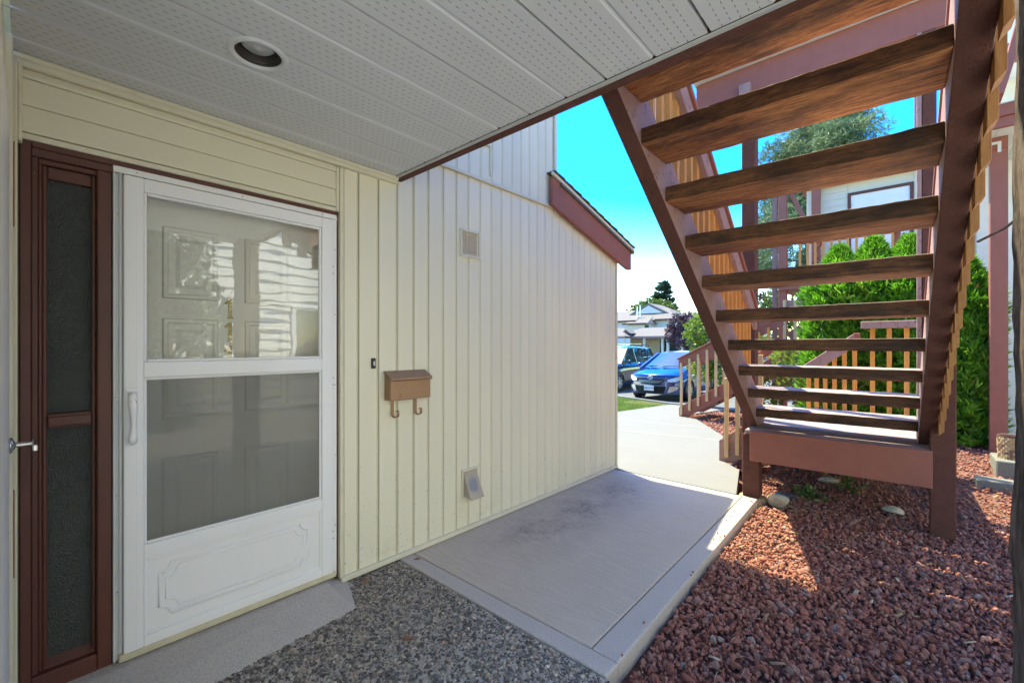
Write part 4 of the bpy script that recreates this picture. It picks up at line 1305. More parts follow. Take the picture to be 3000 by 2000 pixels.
# ------------------------------------------------------------------ garden stair with a sloping rail (beyond the walkway)
gs = thing('garden_steps', 'short brown stair with pale pickets rising beside the walkway', 'stairs', (-0.9, 9.6, zg(9.5)))
def gl_(x): return -0.16 + 0.63 * (x + 1.245)
for yy_, pm in ((9.5, 'picket_pale'), (10.62, 'picket')):
    m = MB(); m.prism([(-1.25, yy_, gl_(-1.25) - 0.02), (-1.12, yy_, gl_(-1.25) - 0.02), (0.5, yy_, gl_(0.5) - 0.12), (0.5, yy_, gl_(0.5) + 0.20), (-1.25, yy_, gl_(-1.25) + 0.20)], (0, 0.04, 0)); m.build('stringer', M['brown'], gs, bevel=0.004)
    m = MB(); m.prism([(-1.26, yy_ - .0, gl_(-1.25) + 1.03), (0.5, yy_, gl_(0.5) + 0.86), (0.5, yy_, gl_(0.5) + 1.04), (-1.26, yy_, gl_(-1.25) + 1.22)], (0, 0.04, 0)); m.build('rail_board', M['brown'], gs, bevel=0.004)
    m = MB(); m.prism([(-1.28, yy_ - .03, gl_(-1.25) + 1.221), (0.5, yy_ - .03, gl_(0.5) + 1.041), (0.5, yy_ - .03, gl_(0.5) + 1.08), (-1.28, yy_ - .03, gl_(-1.25) + 1.26)], (0, 0.10, 0)); m.build('handrail', M['brown'], gs, bevel=0.004)
    for i in range(9):
        x = -1.215 + i * 0.178
        m = MB(); m.box(x, x + 0.045, yy_ - 0.042, yy_ - 0.001, gl_(x) + 0.02, gl_(x) + 1.14 - 0.10 * (x + 1.2)); m.build('picket', M[pm], gs, bevel=0.002)
for i in range(5):
    x = -1.1 + i * 0.30
    m = MB(); m.box(x, x + 0.32, 9.545, 10.61, gl_(x) + 0.10, gl_(x) + 0.16); m.build('tread', M['tread_top'], gs, bevel=0.004)

# ------------------------------------------------------------------ foliage builders
def leaf_quads(P, N_, L, Wd, seed, roll=None):
    """one bent leaf (4 verts, 1 quad kite) at each point P along direction N_"""
    r = np.random.default_rng(seed)
    n = len(P)
    d = N_ / np.linalg.norm(N_, axis=1, keepdims=True)
    s = np.cross(d, r.normal(size=(n, 3)))
    s /= np.linalg.norm(s, axis=1, keepdims=True) + 1e-9
    L = L * r.uniform(0.6, 1.3, n)[:, None]
    Wd = Wd * r.uniform(0.6, 1.3, n)[:, None]
    up = np.cross(s, d)
    v = np.stack([P, P + d * L * 0.5 + s * Wd * 0.5, P + d * L + up * L * 0.15, P + d * L * 0.5 - s * Wd * 0.5], 1)
    f = np.arange(n * 4).reshape(n, 4)
    return v.reshape(-1, 3), f


def crown_points(blobs, n, seed, shell=0.55):
    r = np.random.default_rng(seed)
    w = np.array([b[3] * b[4] * b[5] for b in blobs]) ** 0.67
    k = r.choice(len(blobs), n, p=w / w.sum())
    B = np.array(blobs)[k]
    u = r.normal(size=(n, 3)); u /= np.linalg.norm(u, axis=1, keepdims=True)
    rad = (shell + (1 - shell) * r.random(n)) * (1 + 0.18 * np.sin(u[:, 0] * 7 + k) * np.sin(u[:, 2] * 6 + k * 2))
    return B[:, :3] + u * B[:, 3:6] * rad[:, None], u, k


def broadleaf(name, label, cat, base, h, blobs, n, L, Wd, mat, seed, trunk_r=0.1, group=None, trunk=True):
    t_ = thing(name, label, cat, base, group=group)
    P, U, k = crown_points(blobs, n, seed)
    r = np.random.default_rng(seed + 1)
    d = U * 0.6 + r.normal(size=(n, 3)) * 0.7 + np.array([0, 0, 0.25])
    v, f = leaf_quads(P, d, L, Wd, seed)
    tv = np.repeat(np.clip(r.beta(2, 2, n) * 0.75 + 0.12 * (k % 3), 0, 1), 4)
    o = big_mesh('crown', v - np.array(base), f, 4, mat, t_, tv)
    if trunk:
        m = MB()
        bx, by, bz = base
        m.tube([(bx, by, bz - .1), (bx + .02, by, bz + h * .3), (bx - .03, by + .03, bz + h * .55), (bx, by, bz + h * .8)], [trunk_r, trunk_r * .8, trunk_r * .55, trunk_r * .2], 8)
        for b in blobs[:6]:
            m.tube([(bx, by, bz + h * .35), ((bx + b[0]) / 2, (by + b[1]) / 2, (bz + h * .4 + b[2]) / 2), tuple(b[:3])], [trunk_r * .5, trunk_r * .35, trunk_r * .12], 6)
        m.build('trunk', M['bark'], t_, smooth=True)
    return t_


def cedar(name, label, base, h, rad, n, seed, group, lean=0.0):
    t_ = thing(name, label, 'shrub', base, group=group)
    r = np.random.default_rng(seed)
    zz_ = r.random(n) ** 0.85
    prof = np.where(zz_ < 0.76, 1.0, np.clip((1 - zz_) / 0.24, 0.03, 1) ** 1.0)
    a = r.uniform(0, 6.283, n)
    lump_ = 1 + 0.16 * np.sin(a * 5 + zz_ * 17 + seed) * np.sin(zz_ * 23 + a * 2)
    q = rad * prof * lump_ * (0.70 + 0.36 * r.random(n))
    P = np.stack([q * np.cos(a), q * np.sin(a), zz_ * h], 1)
    out = np.stack([np.cos(a), np.sin(a), np.zeros(n)], 1)
    d0 = out * 0.55 + np.array([0, 0, 0.75]) + r.normal(0, 0.28, (n, 3))
    tan = np.stack([-np.sin(a), np.cos(a), np.zeros(n)], 1)
    tw = r.uniform(-1, 1, (n, 1))
    fan = tan * tw + out * (1 - np.abs(tw)) * 0.5
    vs, fs, tv = [], [], []
    base_t = np.clip(r.beta(2, 2.2, n) + 0.18 * (lump_ - 1) / 0.16, 0, 1)
    kk = 0
    for j in (-2, -1, 0, 1, 2):
        v, f = leaf_quads(P, d0 + fan * 0.5 * j, 0.115, 0.022, seed + 5 + j)
        vs.append(v); fs.append(f + kk); kk += len(v)
        tv.append(np.repeat(np.clip(base_t + r.normal(0, .08, n), 0, 1), 4))
    big_mesh('foliage', np.concatenate(vs), np.concatenate(fs), 4, M['cedar'], t_, np.concatenate(tv))
    m = MB(); m.tube([(base[0], base[1], base[2] - .1), (base[0], base[1], base[2] + h * .85)], [0.045, 0.01], 7); m.build('stem', M['bark'], t_)
    return t_


G = 'cedars in the hedge behind the stairs'
cedar('cedar_shrub', 'leftmost bright green cedar of the hedge behind the stairs', (1.66, 8.35, 0.05), 2.78, 0.46, 6500, 3, G)
cedar('cedar_shrub', 'cedar second from the left in the hedge behind the stairs', (2.06, 8.45, 0.05), 2.86, 0.47, 6500, 4, G)
cedar('cedar_shrub', 'cedar just left of the tall brown post behind the stairs', (2.46, 8.35, 0.05), 2.80, 0.46, 6500, 5, G)
cedar('cedar_shrub', 'separate green cedar right of the staircase by the brown column', (2.98, 8.05, 0.10), 2.36, 0.30, 4600, 6, G)

# ------------------------------------------------------------------ neighbour building right and behind
nb = thing('neighbour_building', 'pale neighbouring building with brown column and beams at right', 'building', (3.6, 8.6, 0))
mb = MB(); mb.box(2.92, 7.5, 8.62, 8.8, -0.2, 6.2); mb.build('wall', M['lap_white'], nb)
for i in range(14):
    x = 2.925 + i * 0.20
    m = MB(); m.box(x, x + 0.185, 8.598, 8.6185, 0.12, 3.78); m.build('siding_board', M['lap_white'], nb)
for i in range(6):
    x = 2.925 + i * 0.40
    m = MB(); m.box(x, x + 0.385, 8.598, 8.6185, 4.03, 4.84); m.build('siding_board', M['lap_far'], nb)
mb = MB(); mb.box(3.156, 3.300, 7.60, 7.74, -0.05, 3.662); mb.build('column', M['brown'], nb, bevel=0.005)
mb = MB(); mb.box(2.90, 3.300, 7.60, 7.74, 3.663, 3.80); mb.build('beam', M['brown'], nb, bevel=0.005)
mb = MB(); mb.box(3.10, 3.215, 7.588, 7.598, 3.715, 3.745); mb.box(3.215, 3.245, 7.588, 7.598, 3.62, 3.745); mb.build('bracket', M['white_grey'], nb)
for i in range(9):
    x = 2.80 + i * 0.20
    m = MB(); m.box(x, x + 0.192, 7.30, 8.597, 3.802, 3.812); m.build('soffit_panel', M['lap_white'], nb)
mb = MB(); mb.box(2.80, 4.6, 7.245, 7.298, 3.79, 3.90); mb.box(2.80, 4.6, 7.215, 7.298, 3.902, 4.03); mb.build('fascia', M['brown'], nb, bevel=0.003)
mb = MB(); mb.box(2.80, 4.6, 7.20, 8.59, 4.031, 4.040); mb.build('flashing', M['white_grey'], nb)
for i in range(9):
    x = 2.80 + i * 0.20
    m = MB(); m.box(x, x + 0.19, 8.15, 8.597, 4.845, 4.855); m.build('soffit_panel', M['lap_white'], nb)
mb = MB(); mb.box(2.8, 4.6, 8.09, 8.148, 4.84, 5.08); mb.build('fascia', M['brown'], nb, bevel=0.003)
mb = MB(); mb.prism([(3.14, 6.95, 4.05), (3.20, 6.95, 4.05), (3.60, 6.95, 5.75), (3.48, 6.95, 5.75)], (0, 0.35, 0)); mb.build('brace', M['brown'], nb, bevel=0.004)
mb = MB(); mb.box(3.045, 3.095, 8.20, 8.35, -0.05, 0.95); mb.build('trim_board', M['cream_trim'], nb, bevel=0.004)
mb = MB(); mb.box(3.02, 3.085, 7.86, 7.92, 0.9, 2.14); mb.build('picket', M['picket'], nb, bevel=0.003)
mb = MB(); mb.box(2.93, 3.03, 7.84, 7.93, 2.02, 2.16); mb.build('rail', M['brown'], nb, bevel=0.003)

ub = thing('upstairs_building', 'cream building behind with an upstairs balcony and white door', 'building', (2.0, 12.7, zg(12.7)))
mb = MB(); mb.box(0.62, 6.5, 12.72, 12.9, -0.4, 5.12); mb.build('wall', M['lap_far'], ub)
for i in range(15):
    z0 = 2.76 + i * 0.155
    if z0 < 4.95:
        segs = ((0.745, 1.40), (2.53, 4.2))
        for a, b in segs:
            if b - a < 0.1: continue
            m = MB(); m.prism([(a, 12.718, z0), (a, 12.690, z0), (a, 12.704, z0 + 0.155), (a, 12.718, z0 + 0.155)], (b - a, 0, 0)); m.build('lap_board', M['lap_far'], ub)
    else:
        m = MB(); m.prism([(0.745, 12.718, z0), (0.745, 12.690, z0), (0.745, 12.704, z0 + 0.155), (0.745, 12.718, z0 + 0.155)], (3.45, 0, 0)); m.build('lap_board', M['lap_far'], ub)
mb = MB(); mb.box(1.402, 1.462, 12.66, 12.719, 2.76, 4.86); mb.box(2.462, 2.522, 12.66, 12.719, 2.76, 4.86); mb.box(1.462, 2.462, 12.66, 12.719, 4.80, 4.86)
mb.build('door_frame', M['brown_gloss'], ub, bevel=0.003)
mb = MB(); mb.box(1.463, 2.461, 12.69, 12.718, 2.76, 4.799)
dr = mb.build('door', M['white_door'], ub)
for a, b in ((1.60, 1.88), (2.04, 2.32)):
    for c, d in ((2.98, 3.45), (3.55, 4.25), (4.38, 4.66)):
        m = MB(); m.box(a, b, 12.683, 12.689, c, d); m.build('raised_panel', M['white_door'], dr, bevel=0.004)
mb = MB(); mb.sphere((2.37, 12.64, 3.76), 0.035); mb.tube([(2.37, 12.69, 3.76), (2.37, 12.64, 3.76)], 0.014, 8); mb.build('knob', M['brass'], dr, smooth=True)
mb = MB(); mb.box(0.30, 4.5, 11.25, 12.70, 2.60, 2.75); mb.build('balcony_floor', M['brown'], ub)
mb = MB(); mb.box(0.66, 2.28, 11.28, 11.36, 3.56, 3.66); mb.build('balcony_rail', M['brown'], ub, bevel=0.004)
for i in range(12):
    x = 0.675 + i * 0.138
    m = MB(); m.box(x, x + 0.042, 11.235, 11.278, 2.66, 3.58); m.build('picket', M['picket'], ub, bevel=0.002)
mb = MB(); mb.box(0.735, 0.90, 12.47, 12.60, 2.75, 5.12); mb.build('balcony_post', M['brown'], ub, bevel=0.004)
mb = MB(); mb.box(2.20, 2.33, 11.38, 11.50, 2.75, 3.70); mb.build('balcony_post', M['brown'], ub, bevel=0.004)
mb = MB(); mb.box(0.62, 0.742, 12.62, 12.718, 2.76, 5.11); mb.build('corner_board', M['cream_trim'], ub, bevel=0.004)
mb = MB(); mb.box(0.275, 0.430, 11.30, 11.45, -0.4, 5.08); mb.build('column', M['brown'], ub, bevel=0.004)
mb = MB()
mb.box(0.150, 0.245, 11.33, 11.42, -0.35, 4.75)
for k_ in range(5): mb.box(0.153 + k_ * 0.019, 0.160 + k_ * 0.019, 11.322, 11.3295, -0.35, 4.75)
mb.bar((0.197, 11.375, 4.74), (0.02, 11.375, 5.25), 0.09, 0.09)
mb.build('downspout', M['mauve'], ub)
mb = MB(); mb.bar((0.74, 11.47, 4.15), (0.50, 11.47, 4.75), 0.09, 0.09); mb.bar((0.90, 11.47, 3.35), (1.10, 11.47, 3.62), 0.06, 0.05); mb.build('brace', M['brown'], ub, bevel=0.003)
mb = MB(); mb.box(0.5, 6.6, 12.45, 13.4, 5.12, 5.30); mb.build('eave', M['brown'], ub)
mb = MB(); mb.box(2.52, 2.70, 11.15, 11.30, 5.45, 6.6); mb.build('gutter_box', M['mauve'], ub, bevel=0.005)
mb = MB(); mb.box(0.30, 1.06, 11.20, 11.29, 0.90, 1.16); mb.box(0.26, 1.08, 11.18, 11.32, 1.161, 1.23); mb.build('landing_fascia', M['mauve'], ub, bevel=0.004)
for x in (0.40, 0.60, 0.82, 1.02):
    m = MB(); m.box(x, x + 0.055, 11.13, 11.178, 1.20, 2.36); m.build('picket', M['picket_pale'], ub, bevel=0.002)
mb = MB(); mb.box(0.42, 1.10, 11.182, 11.23, 2.22, 2.36); mb.build('landing_rail', M['mauve'], ub, bevel=0.004)
mb = MB(); mb.bar((0.45, 11.5, 1.55), (1.15, 11.5, 2.10), 0.05, 0.2); mb.build('stair_rail', M['mauve'], ub, bevel=0.004)
mb = MB(); mb.box(0.98, 1.12, 9.0, 9.15, -0.1, 1.06); mb.build('landing_support', M['brown_gloss'], ub, bevel=0.004)
# wrought iron chair back on the balcony
ch = thing('iron_chair', 'black wrought iron chair behind the balcony pickets', 'chair', (1.0, 11.9, 2.75))
mb = MB()
mb.tube([(0.82 + 0.40 * i / 14, 11.9, 3.18 + 0.18 * math.sin(math.pi * i / 14)) for i in range(15)], 0.011, 6)
mb.build('back_frame', M['black'], ch)
for xc in (0.93, 1.02, 1.11):
    m = MB(); m.tube([(xc + 0.035 * math.cos(a / 10 * 7) * (1 - a / 14), 11.9, 3.20 + 0.035 * math.sin(a / 10 * 7)) for a in range(11)], 0.008, 5); m.build('scroll', M['black'], ch)
mb = MB(); mb.box(0.82, 1.22, 11.9, 12.3, 3.14, 3.17); mb.build('seat', M['black'], ch)
for x in (0.83, 1.20):
    for yq in (11.91, 12.28):
        m = MB(); m.tube([(x, yq, 2.75), (x, yq, 3.16)], 0.011, 6); m.build('leg', M['black'], ch)
# lattice panel
lt = thing('lattice_panel', 'dark brown diamond lattice panel low behind the pickets', 'lattice', (1.45, 7.8, 0.1))
for i in range(6):
    for s_ in (1, -1):
        x = 1.18 + i * 0.10
        m = MB(); m.bar((x, 7.8 + 0.012 * s_, 0.52), (x + 0.42 * s_, 7.8 + 0.012 * s_, 0.94), 0.012, 0.036, (0, 1, 0)); m.build('slat', M['brown_gloss'], lt)
# white scalloped edging
eg = thing('garden_edging', 'low white scalloped garden edging beyond the landing', 'edging', (0.75, 8.6, 0.0))
m = MB()
for i in range(4):
    xa = 0.58 + i * 0.10
    m.prism([(xa, 8.6, 0.02), (xa + .098, 8.6, 0.02), (xa + .098, 8.6, 0.24)] + [(xa + .049 + .049 * math.cos(q), 8.6, .24 + .05 * math.sin(q)) for q in (0.6, 1.2, 1.9, 2.5)] + [(xa, 8.6, 0.24)], (0, 0.02, 0))
m.build('panel', M['white_door'], eg)
# house opposite, seen as a bright reflection in the storm door
op = thing('house_opposite', 'bright lap sided house mirrored in the storm door glass', 'house', (7.4, 0.5, 0))
HX = 7.4
mb = MB(); mb.box(HX, HX + 0.2, -10, 8.0, -0.2, 4.6); mb.prism([(HX, -10, 4.6), (HX, 8.0, 4.6), (HX, -1.0, 7.2)], (0.2, 0, 0)); mb.build('wall', M['lap_white'], op)
for i in range(23):
    z0 = 0.1 + i * 0.2
    m = MB(); m.prism([(HX - .002, -10, z0), (HX - .045, -10, z0), (HX - .015, -10, z0 + 0.2), (HX - .002, -10, z0 + 0.2)], (0, 18.0, 0)); m.build('lap_board', M['lap_white'], op)
for yc in (4.3,):
    frame_rect(yc - 0.5, yc + 0.5, 0.9, 2.2, 0.08, HX - .10, HX - .047).build('window_frame', M['white_door'], op)
    m = MB(); m.box(HX - .08, HX - .065, yc - 0.42, yc + 0.42, 0.98, 2.12); m.build('pane', M['house_glass'], op)
for ya in (8.4, -10.4):
    mb = MB(); mb.prism([(HX - .2, ya, 4.45), (HX - .2, -1.0, 7.15), (HX - .2, -1.0, 7.3), (HX - .2, ya, 4.6)], (5.0, 0, 0)); mb.build('roof_slope', M['shingle'], op)

# ------------------------------------------------------------------ small things in the rock bed
def boulder(label, c, r_, s_, seed, mat, name='boulder', cat='rock'):
    V_ = lump(IV2, 0.03, seed) * np.array(s_) * r_
    m = MB(); m.mesh([tuple(p) for p in V_ + np.array(c)], [tuple(f) for f in IF2.tolist()])
    o = m.build(name, mat, None, base=(c[0], c[1], c[2] - r_ * s_[2] * .8), smooth=True)
    sb_ = o.modifiers.new('round', 'SUBSURF'); sb_.levels = 1; sb_.render_levels = 1
    return tag(o, label, cat)
boulder('pale round boulder beside the slab corner and post footing', (1.60, 4.50, -0.02), 0.105, (1.1, 0.8, 0.72), 5, M['boulder'])
boulder('flat tan stone in the shade beneath the landing', (1.83, 5.52, 0.0), 0.085, (1.2, 0.8, 0.5), 6, M['boulder'])
boulder('mossy oval stone in the rock bed left of the right post', (2.35, 4.95, -0.03), 0.07, (1.2, 0.9, 0.6), 9, M['boulder'])
boulder('bluish slate slab lying behind the pale round boulder', (1.60, 4.78, -0.03), 0.10, (1.2, 0.8, 0.25), 12, M['slate'], 'slate_stone', 'stone')
def weed(label, c, n, rad, seed):
    t_ = thing('weed', label, 'plant', c)
    r = np.random.default_rng(seed)
    P = r.normal(0, 1, (n, 3)) * np.array([rad, rad, rad * .4]) + np.array([0, 0, rad * .5])
    P[:, 2] = np.abs(P[:, 2])
    d = r.normal(size=(n, 3)) + np.array([0, 0, .6])
    v, f = leaf_quads(P, d, 0.045, 0.034, seed)
    big_mesh('foliage', v, f, 4, M['weed'], t_, np.repeat(r.random(n), 4))
    m = MB()
    for i in range(6): m.tube([(c[0], c[1], c[2] - .03), (c[0] + r.normal(0, rad * .5), c[1] + r.normal(0, rad * .5), c[2] + rad * .7)], 0.003, 4)
    m.build('stems', M['weed'], t_)
weed('small green leafy weed beside the blue slate stone', (1.74, 4.95, -0.05), 90, 0.075, 1)
weed('green weed patch deep in the shade below the riser board', (2.02, 5.35, -0.02), 60, 0.08, 2)
weed('small weed behind the left landing post', (1.62, 5.9, 0.0), 60, 0.07, 3)
# bark chips and debris by the landing post
n = 150
cx_ = np.concatenate([rng.normal(1.62, .12, 90), rng.uniform(1.5, 3.2, 60)]); cy_ = np.concatenate([rng.normal(4.62, .28, 90), rng.uniform(2.0, 6.0, 60)])
okc = inbed(cx_, cy_); cx_, cy_ = cx_[okc], cy_[okc]
vs, fs, tv = [], [], []
for x, y in zip(cx_, cy_):
    a = random.uniform(0, 6.28); L = random.uniform(.012, .035); w_ = L * random.uniform(.15, .4)
    z = float(zl(x, y)) + random.uniform(.018, .028)
    c_, s_ = math.cos(a), math.sin(a); b = len(vs)
    ti = random.uniform(-.3, .3)
    for p, q in ((-1, -1), (1, -.7), (.8, 1), (-.9, .8)):
        vs.append((x + c_ * p * L - s_ * q * w_, y + s_ * p * L + c_ * q * w_, z + p * ti * L))
    for p, q in ((-1, -1), (1, -.7), (.8, 1), (-.9, .8)):
        vs.append((x + c_ * p * L - s_ * q * w_, y + s_ * p * L + c_ * q * w_, z + p * ti * L - .003))
    fs += [(b, b + 1, b + 2, b + 3), (b, b + 4, b + 5, b + 1), (b + 1, b + 5, b + 6, b + 2), (b + 2, b + 6, b + 7, b + 3), (b + 3, b + 7, b + 4, b)]
    tv += [random.random()] * 8
tag(big_mesh('bark_litter', np.array(vs), np.array(fs), 4, M['needle'], None, np.array(tv)), kind='stuff')
# dry needles over the rocks
n = 420
nx = rng.uniform(1.4, 3.3, n); ny = rng.uniform(1.5, 6.0, n)
ok = inbed(nx, ny); nx, ny = nx[ok], ny[ok]; n = len(nx)
vs, fs, tv = [], [], []
for i in range(n):
    a = random.uniform(0, 6.28); L = random.uniform(.04, .10); bnd = random.uniform(-.5, .5)
    p = Vector((nx[i], ny[i], float(zl(nx[i], ny[i])) + random.uniform(.018, .032)))
    b = len(vs)
    for j in range(5):
        q = p.copy()
        w_ = 0.0011
        for s_ in (-1, 1):
            vs.append((q.x - math.sin(a) * w_ * s_, q.y + math.cos(a) * w_ * s_, q.z + 0.004 * math.sin(j * .8)))
        tv += [random.random()] * 2
        p += Vector((math.cos(a), math.sin(a), random.uniform(-.05, .12))) * (L / 4)
        a += bnd / 4
    for j in range(4): fs.append((b + 2 * j, b + 2 * j + 1, b + 2 * j + 3, b + 2 * j + 2))
tag(big_mesh('pine_needle_litter', np.array(vs), np.array(fs), 4, M['needle'], None, np.array(tv)), kind='stuff')
# dry leaves on the patio
for (x, y, a, s_, lab) in ((0.70, 1.20, 0.4, 0.026, 'dry brown leaf lying in the middle of the pebbled patio'), (0.10, 1.33, 2.0, 0.030, 'curled brown leaf by the cream base trim near the door'), (0.10, 1.69, 1.1, 0.020, 'tiny reddish leaf on the slab border by the wall')):
    m = MB()
    o_ = [(-1.2, 0), (-.5, .45), (.2, .62), (.9, .35), (1.3, 0), (.9, -.35), (.2, -.6), (-.5, -.4)]
    vs = [(0, 0, .0)] + [(px_, py_, 0.25 * abs(py_) + 0.12 * max(0, px_)) for px_, py_ in o_]
    m.mesh(vs, [(0, i + 1, (i + 1) % 8 + 1) for i in range(8)])
    m.tube([(1.2, 0, .05), (1.9, .15, .1)], 0.04, 4)
    m.xf(Matrix.Translation((x, y, 0.004)) @ Matrix.Rotation(a, 4, 'Z') @ Matrix.Scale(s_, 4))
    tag(m.build('dry_leaf', M['dry_leaf'], None, base=(x, y, 0), fix=False), lab, 'leaf')
# paver strip, basket planter, pushchair
mb = MB(); mb.box(2.93, 4.2, 6.16, 6.36, -0.06, 0.085)
tag(mb.build('paver', M['bark_grey'], None, base=(3.4, 6.26, -0.06), bevel=0.008), 'grey concrete paver lying in the rock bed at right', 'paver')
bk = thing('basket_planter', 'woven tan and brown basket standing by the brown column', 'basket', (3.24, 6.75, 0.20))
for i in range(9):
    zc = 0.235 + i * 0.0245
    for j in range(18):
        a0 = j * 0.349 + (0.17 if i % 2 else 0)
        m = MB()
        vs = []
        for da in (0.01, 0.175, 0.34):
            for zq in (-.0118, .0118):
                rr = 0.108 + (0.006 if da == 0.175 else 0) + i * 0.0006
                vs.append((3.24 + rr * math.cos(a0 + da), 6.75 + rr * math.sin(a0 + da), zc + zq))
        m.mesh(vs, [(0, 2, 3, 1), (2, 4, 5, 3)])
        m.build('weave', M['basket_dark'] if random.random() < .33 else M['basket'], bk, fix=False)
mb = MB(); mb.lathe([(0.001, 0.225), (0.104, 0.225), (0.106, 0.452), (0.113, 0.458), (0.113, 0.447), (0.100, 0.44), (0.100, 0.24)], (3.24, 6.75, 0), 'z', 24); mb.build('liner', M['basket_dark'], bk)
mb = MB(); mb.box(3.10, 3.5, 6.55, 7.0, -0.02, 0.222)
tag(mb.build('plinth_block', M['bark_grey'], None, base=(3.3, 6.8, 0), bevel=0.01), 'concrete block standing under the woven basket', 'block')
pc = thing('folded_pushchair', 'folded black pushchair behind the brown column', 'pushchair', (3.52, 8.0, 0.05))
mb = MB(); mb.tube([(3.50, 8.0, 0.15), (3.46, 8.0, 0.62), (3.42, 8.0, 0.90), (3.60, 8.0, 1.00)], 0.016, 8); mb.tube([(3.44, 8.0, 0.85), (3.62, 8.0, 0.25)], 0.016, 8); mb.build('frame', M['black'], pc)
mb = MB(); mb.tube([(3.45, 7.97, 0.45), (3.45, 7.97, 0.62)], 0.02, 8); mb.build('clamp', M['chrome'], pc)
for zc in (0.20,):
    for x in (3.50, 3.68):
        m = MB(); m.lathe([(0.05, -.015), (0.09, -.018), (0.10, 0), (0.09, .018), (0.05, .015)], (x, 8.0, 0.15), 'y', 18); m.build('wheel', M['tyre'], pc)
# slack brown cord between picket and post
mb = MB(); mb.tube([(2.66, 2.62, 1.80), (2.70, 2.30, 1.785), (2.72, 2.0, 1.785), (2.735, 1.66, 1.80)], 0.005, 6)
tag(mb.build('cord', M['basket_dark'], None, base=(2.7, 2.2, 1.78), smooth=True), 'thin brown cord strung from the stair pickets to the timber post', 'cord')

# ------------------------------------------------------------------ lawn grass
n = 42000
gx = rng.uniform(-6.2, -2.42, n); gy = rng.uniform(8.3, 13.0, n)
ok = (gy < 13.05 - np.clip(gx + 5.35, 0, 9) * 0.405) & (gx < -2.5 + np.clip(gy - 9, 0, 9) * 0.02 - rng.random(n) * 0.05)
gx, gy = gx[ok], gy[ok]; n = len(gx)
h = rng.uniform(0.02, 0.05, n)
a = rng.uniform(0, 6.28, n); lx, ly = rng.normal(0, .02, n), rng.normal(0, .02, n)
zb = np.array([zg(q) for q in gy]) - 0.02
w_ = 0.012
v = np.stack([np.stack([gx - np.cos(a) * w_, gy - np.sin(a) * w_, zb], 1), np.stack([gx + np.cos(a) * w_, gy + np.sin(a) * w_, zb], 1), np.stack([gx + lx, gy + ly, zb + h], 1)], 1).reshape(-1, 3)
patch = 0.5 + 0.5 * np.sin(gx * 1.9 + 1) * np.sin(gy * 2.3)
tv = np.repeat(np.clip(rng.beta(2, 2.5, n) + 0.45 * (patch > 0.72), 0, 1), 3)
tag(big_mesh('grass', v, np.arange(n * 3).reshape(n, 3), 3, M['grass'], None, tv), kind='stuff')

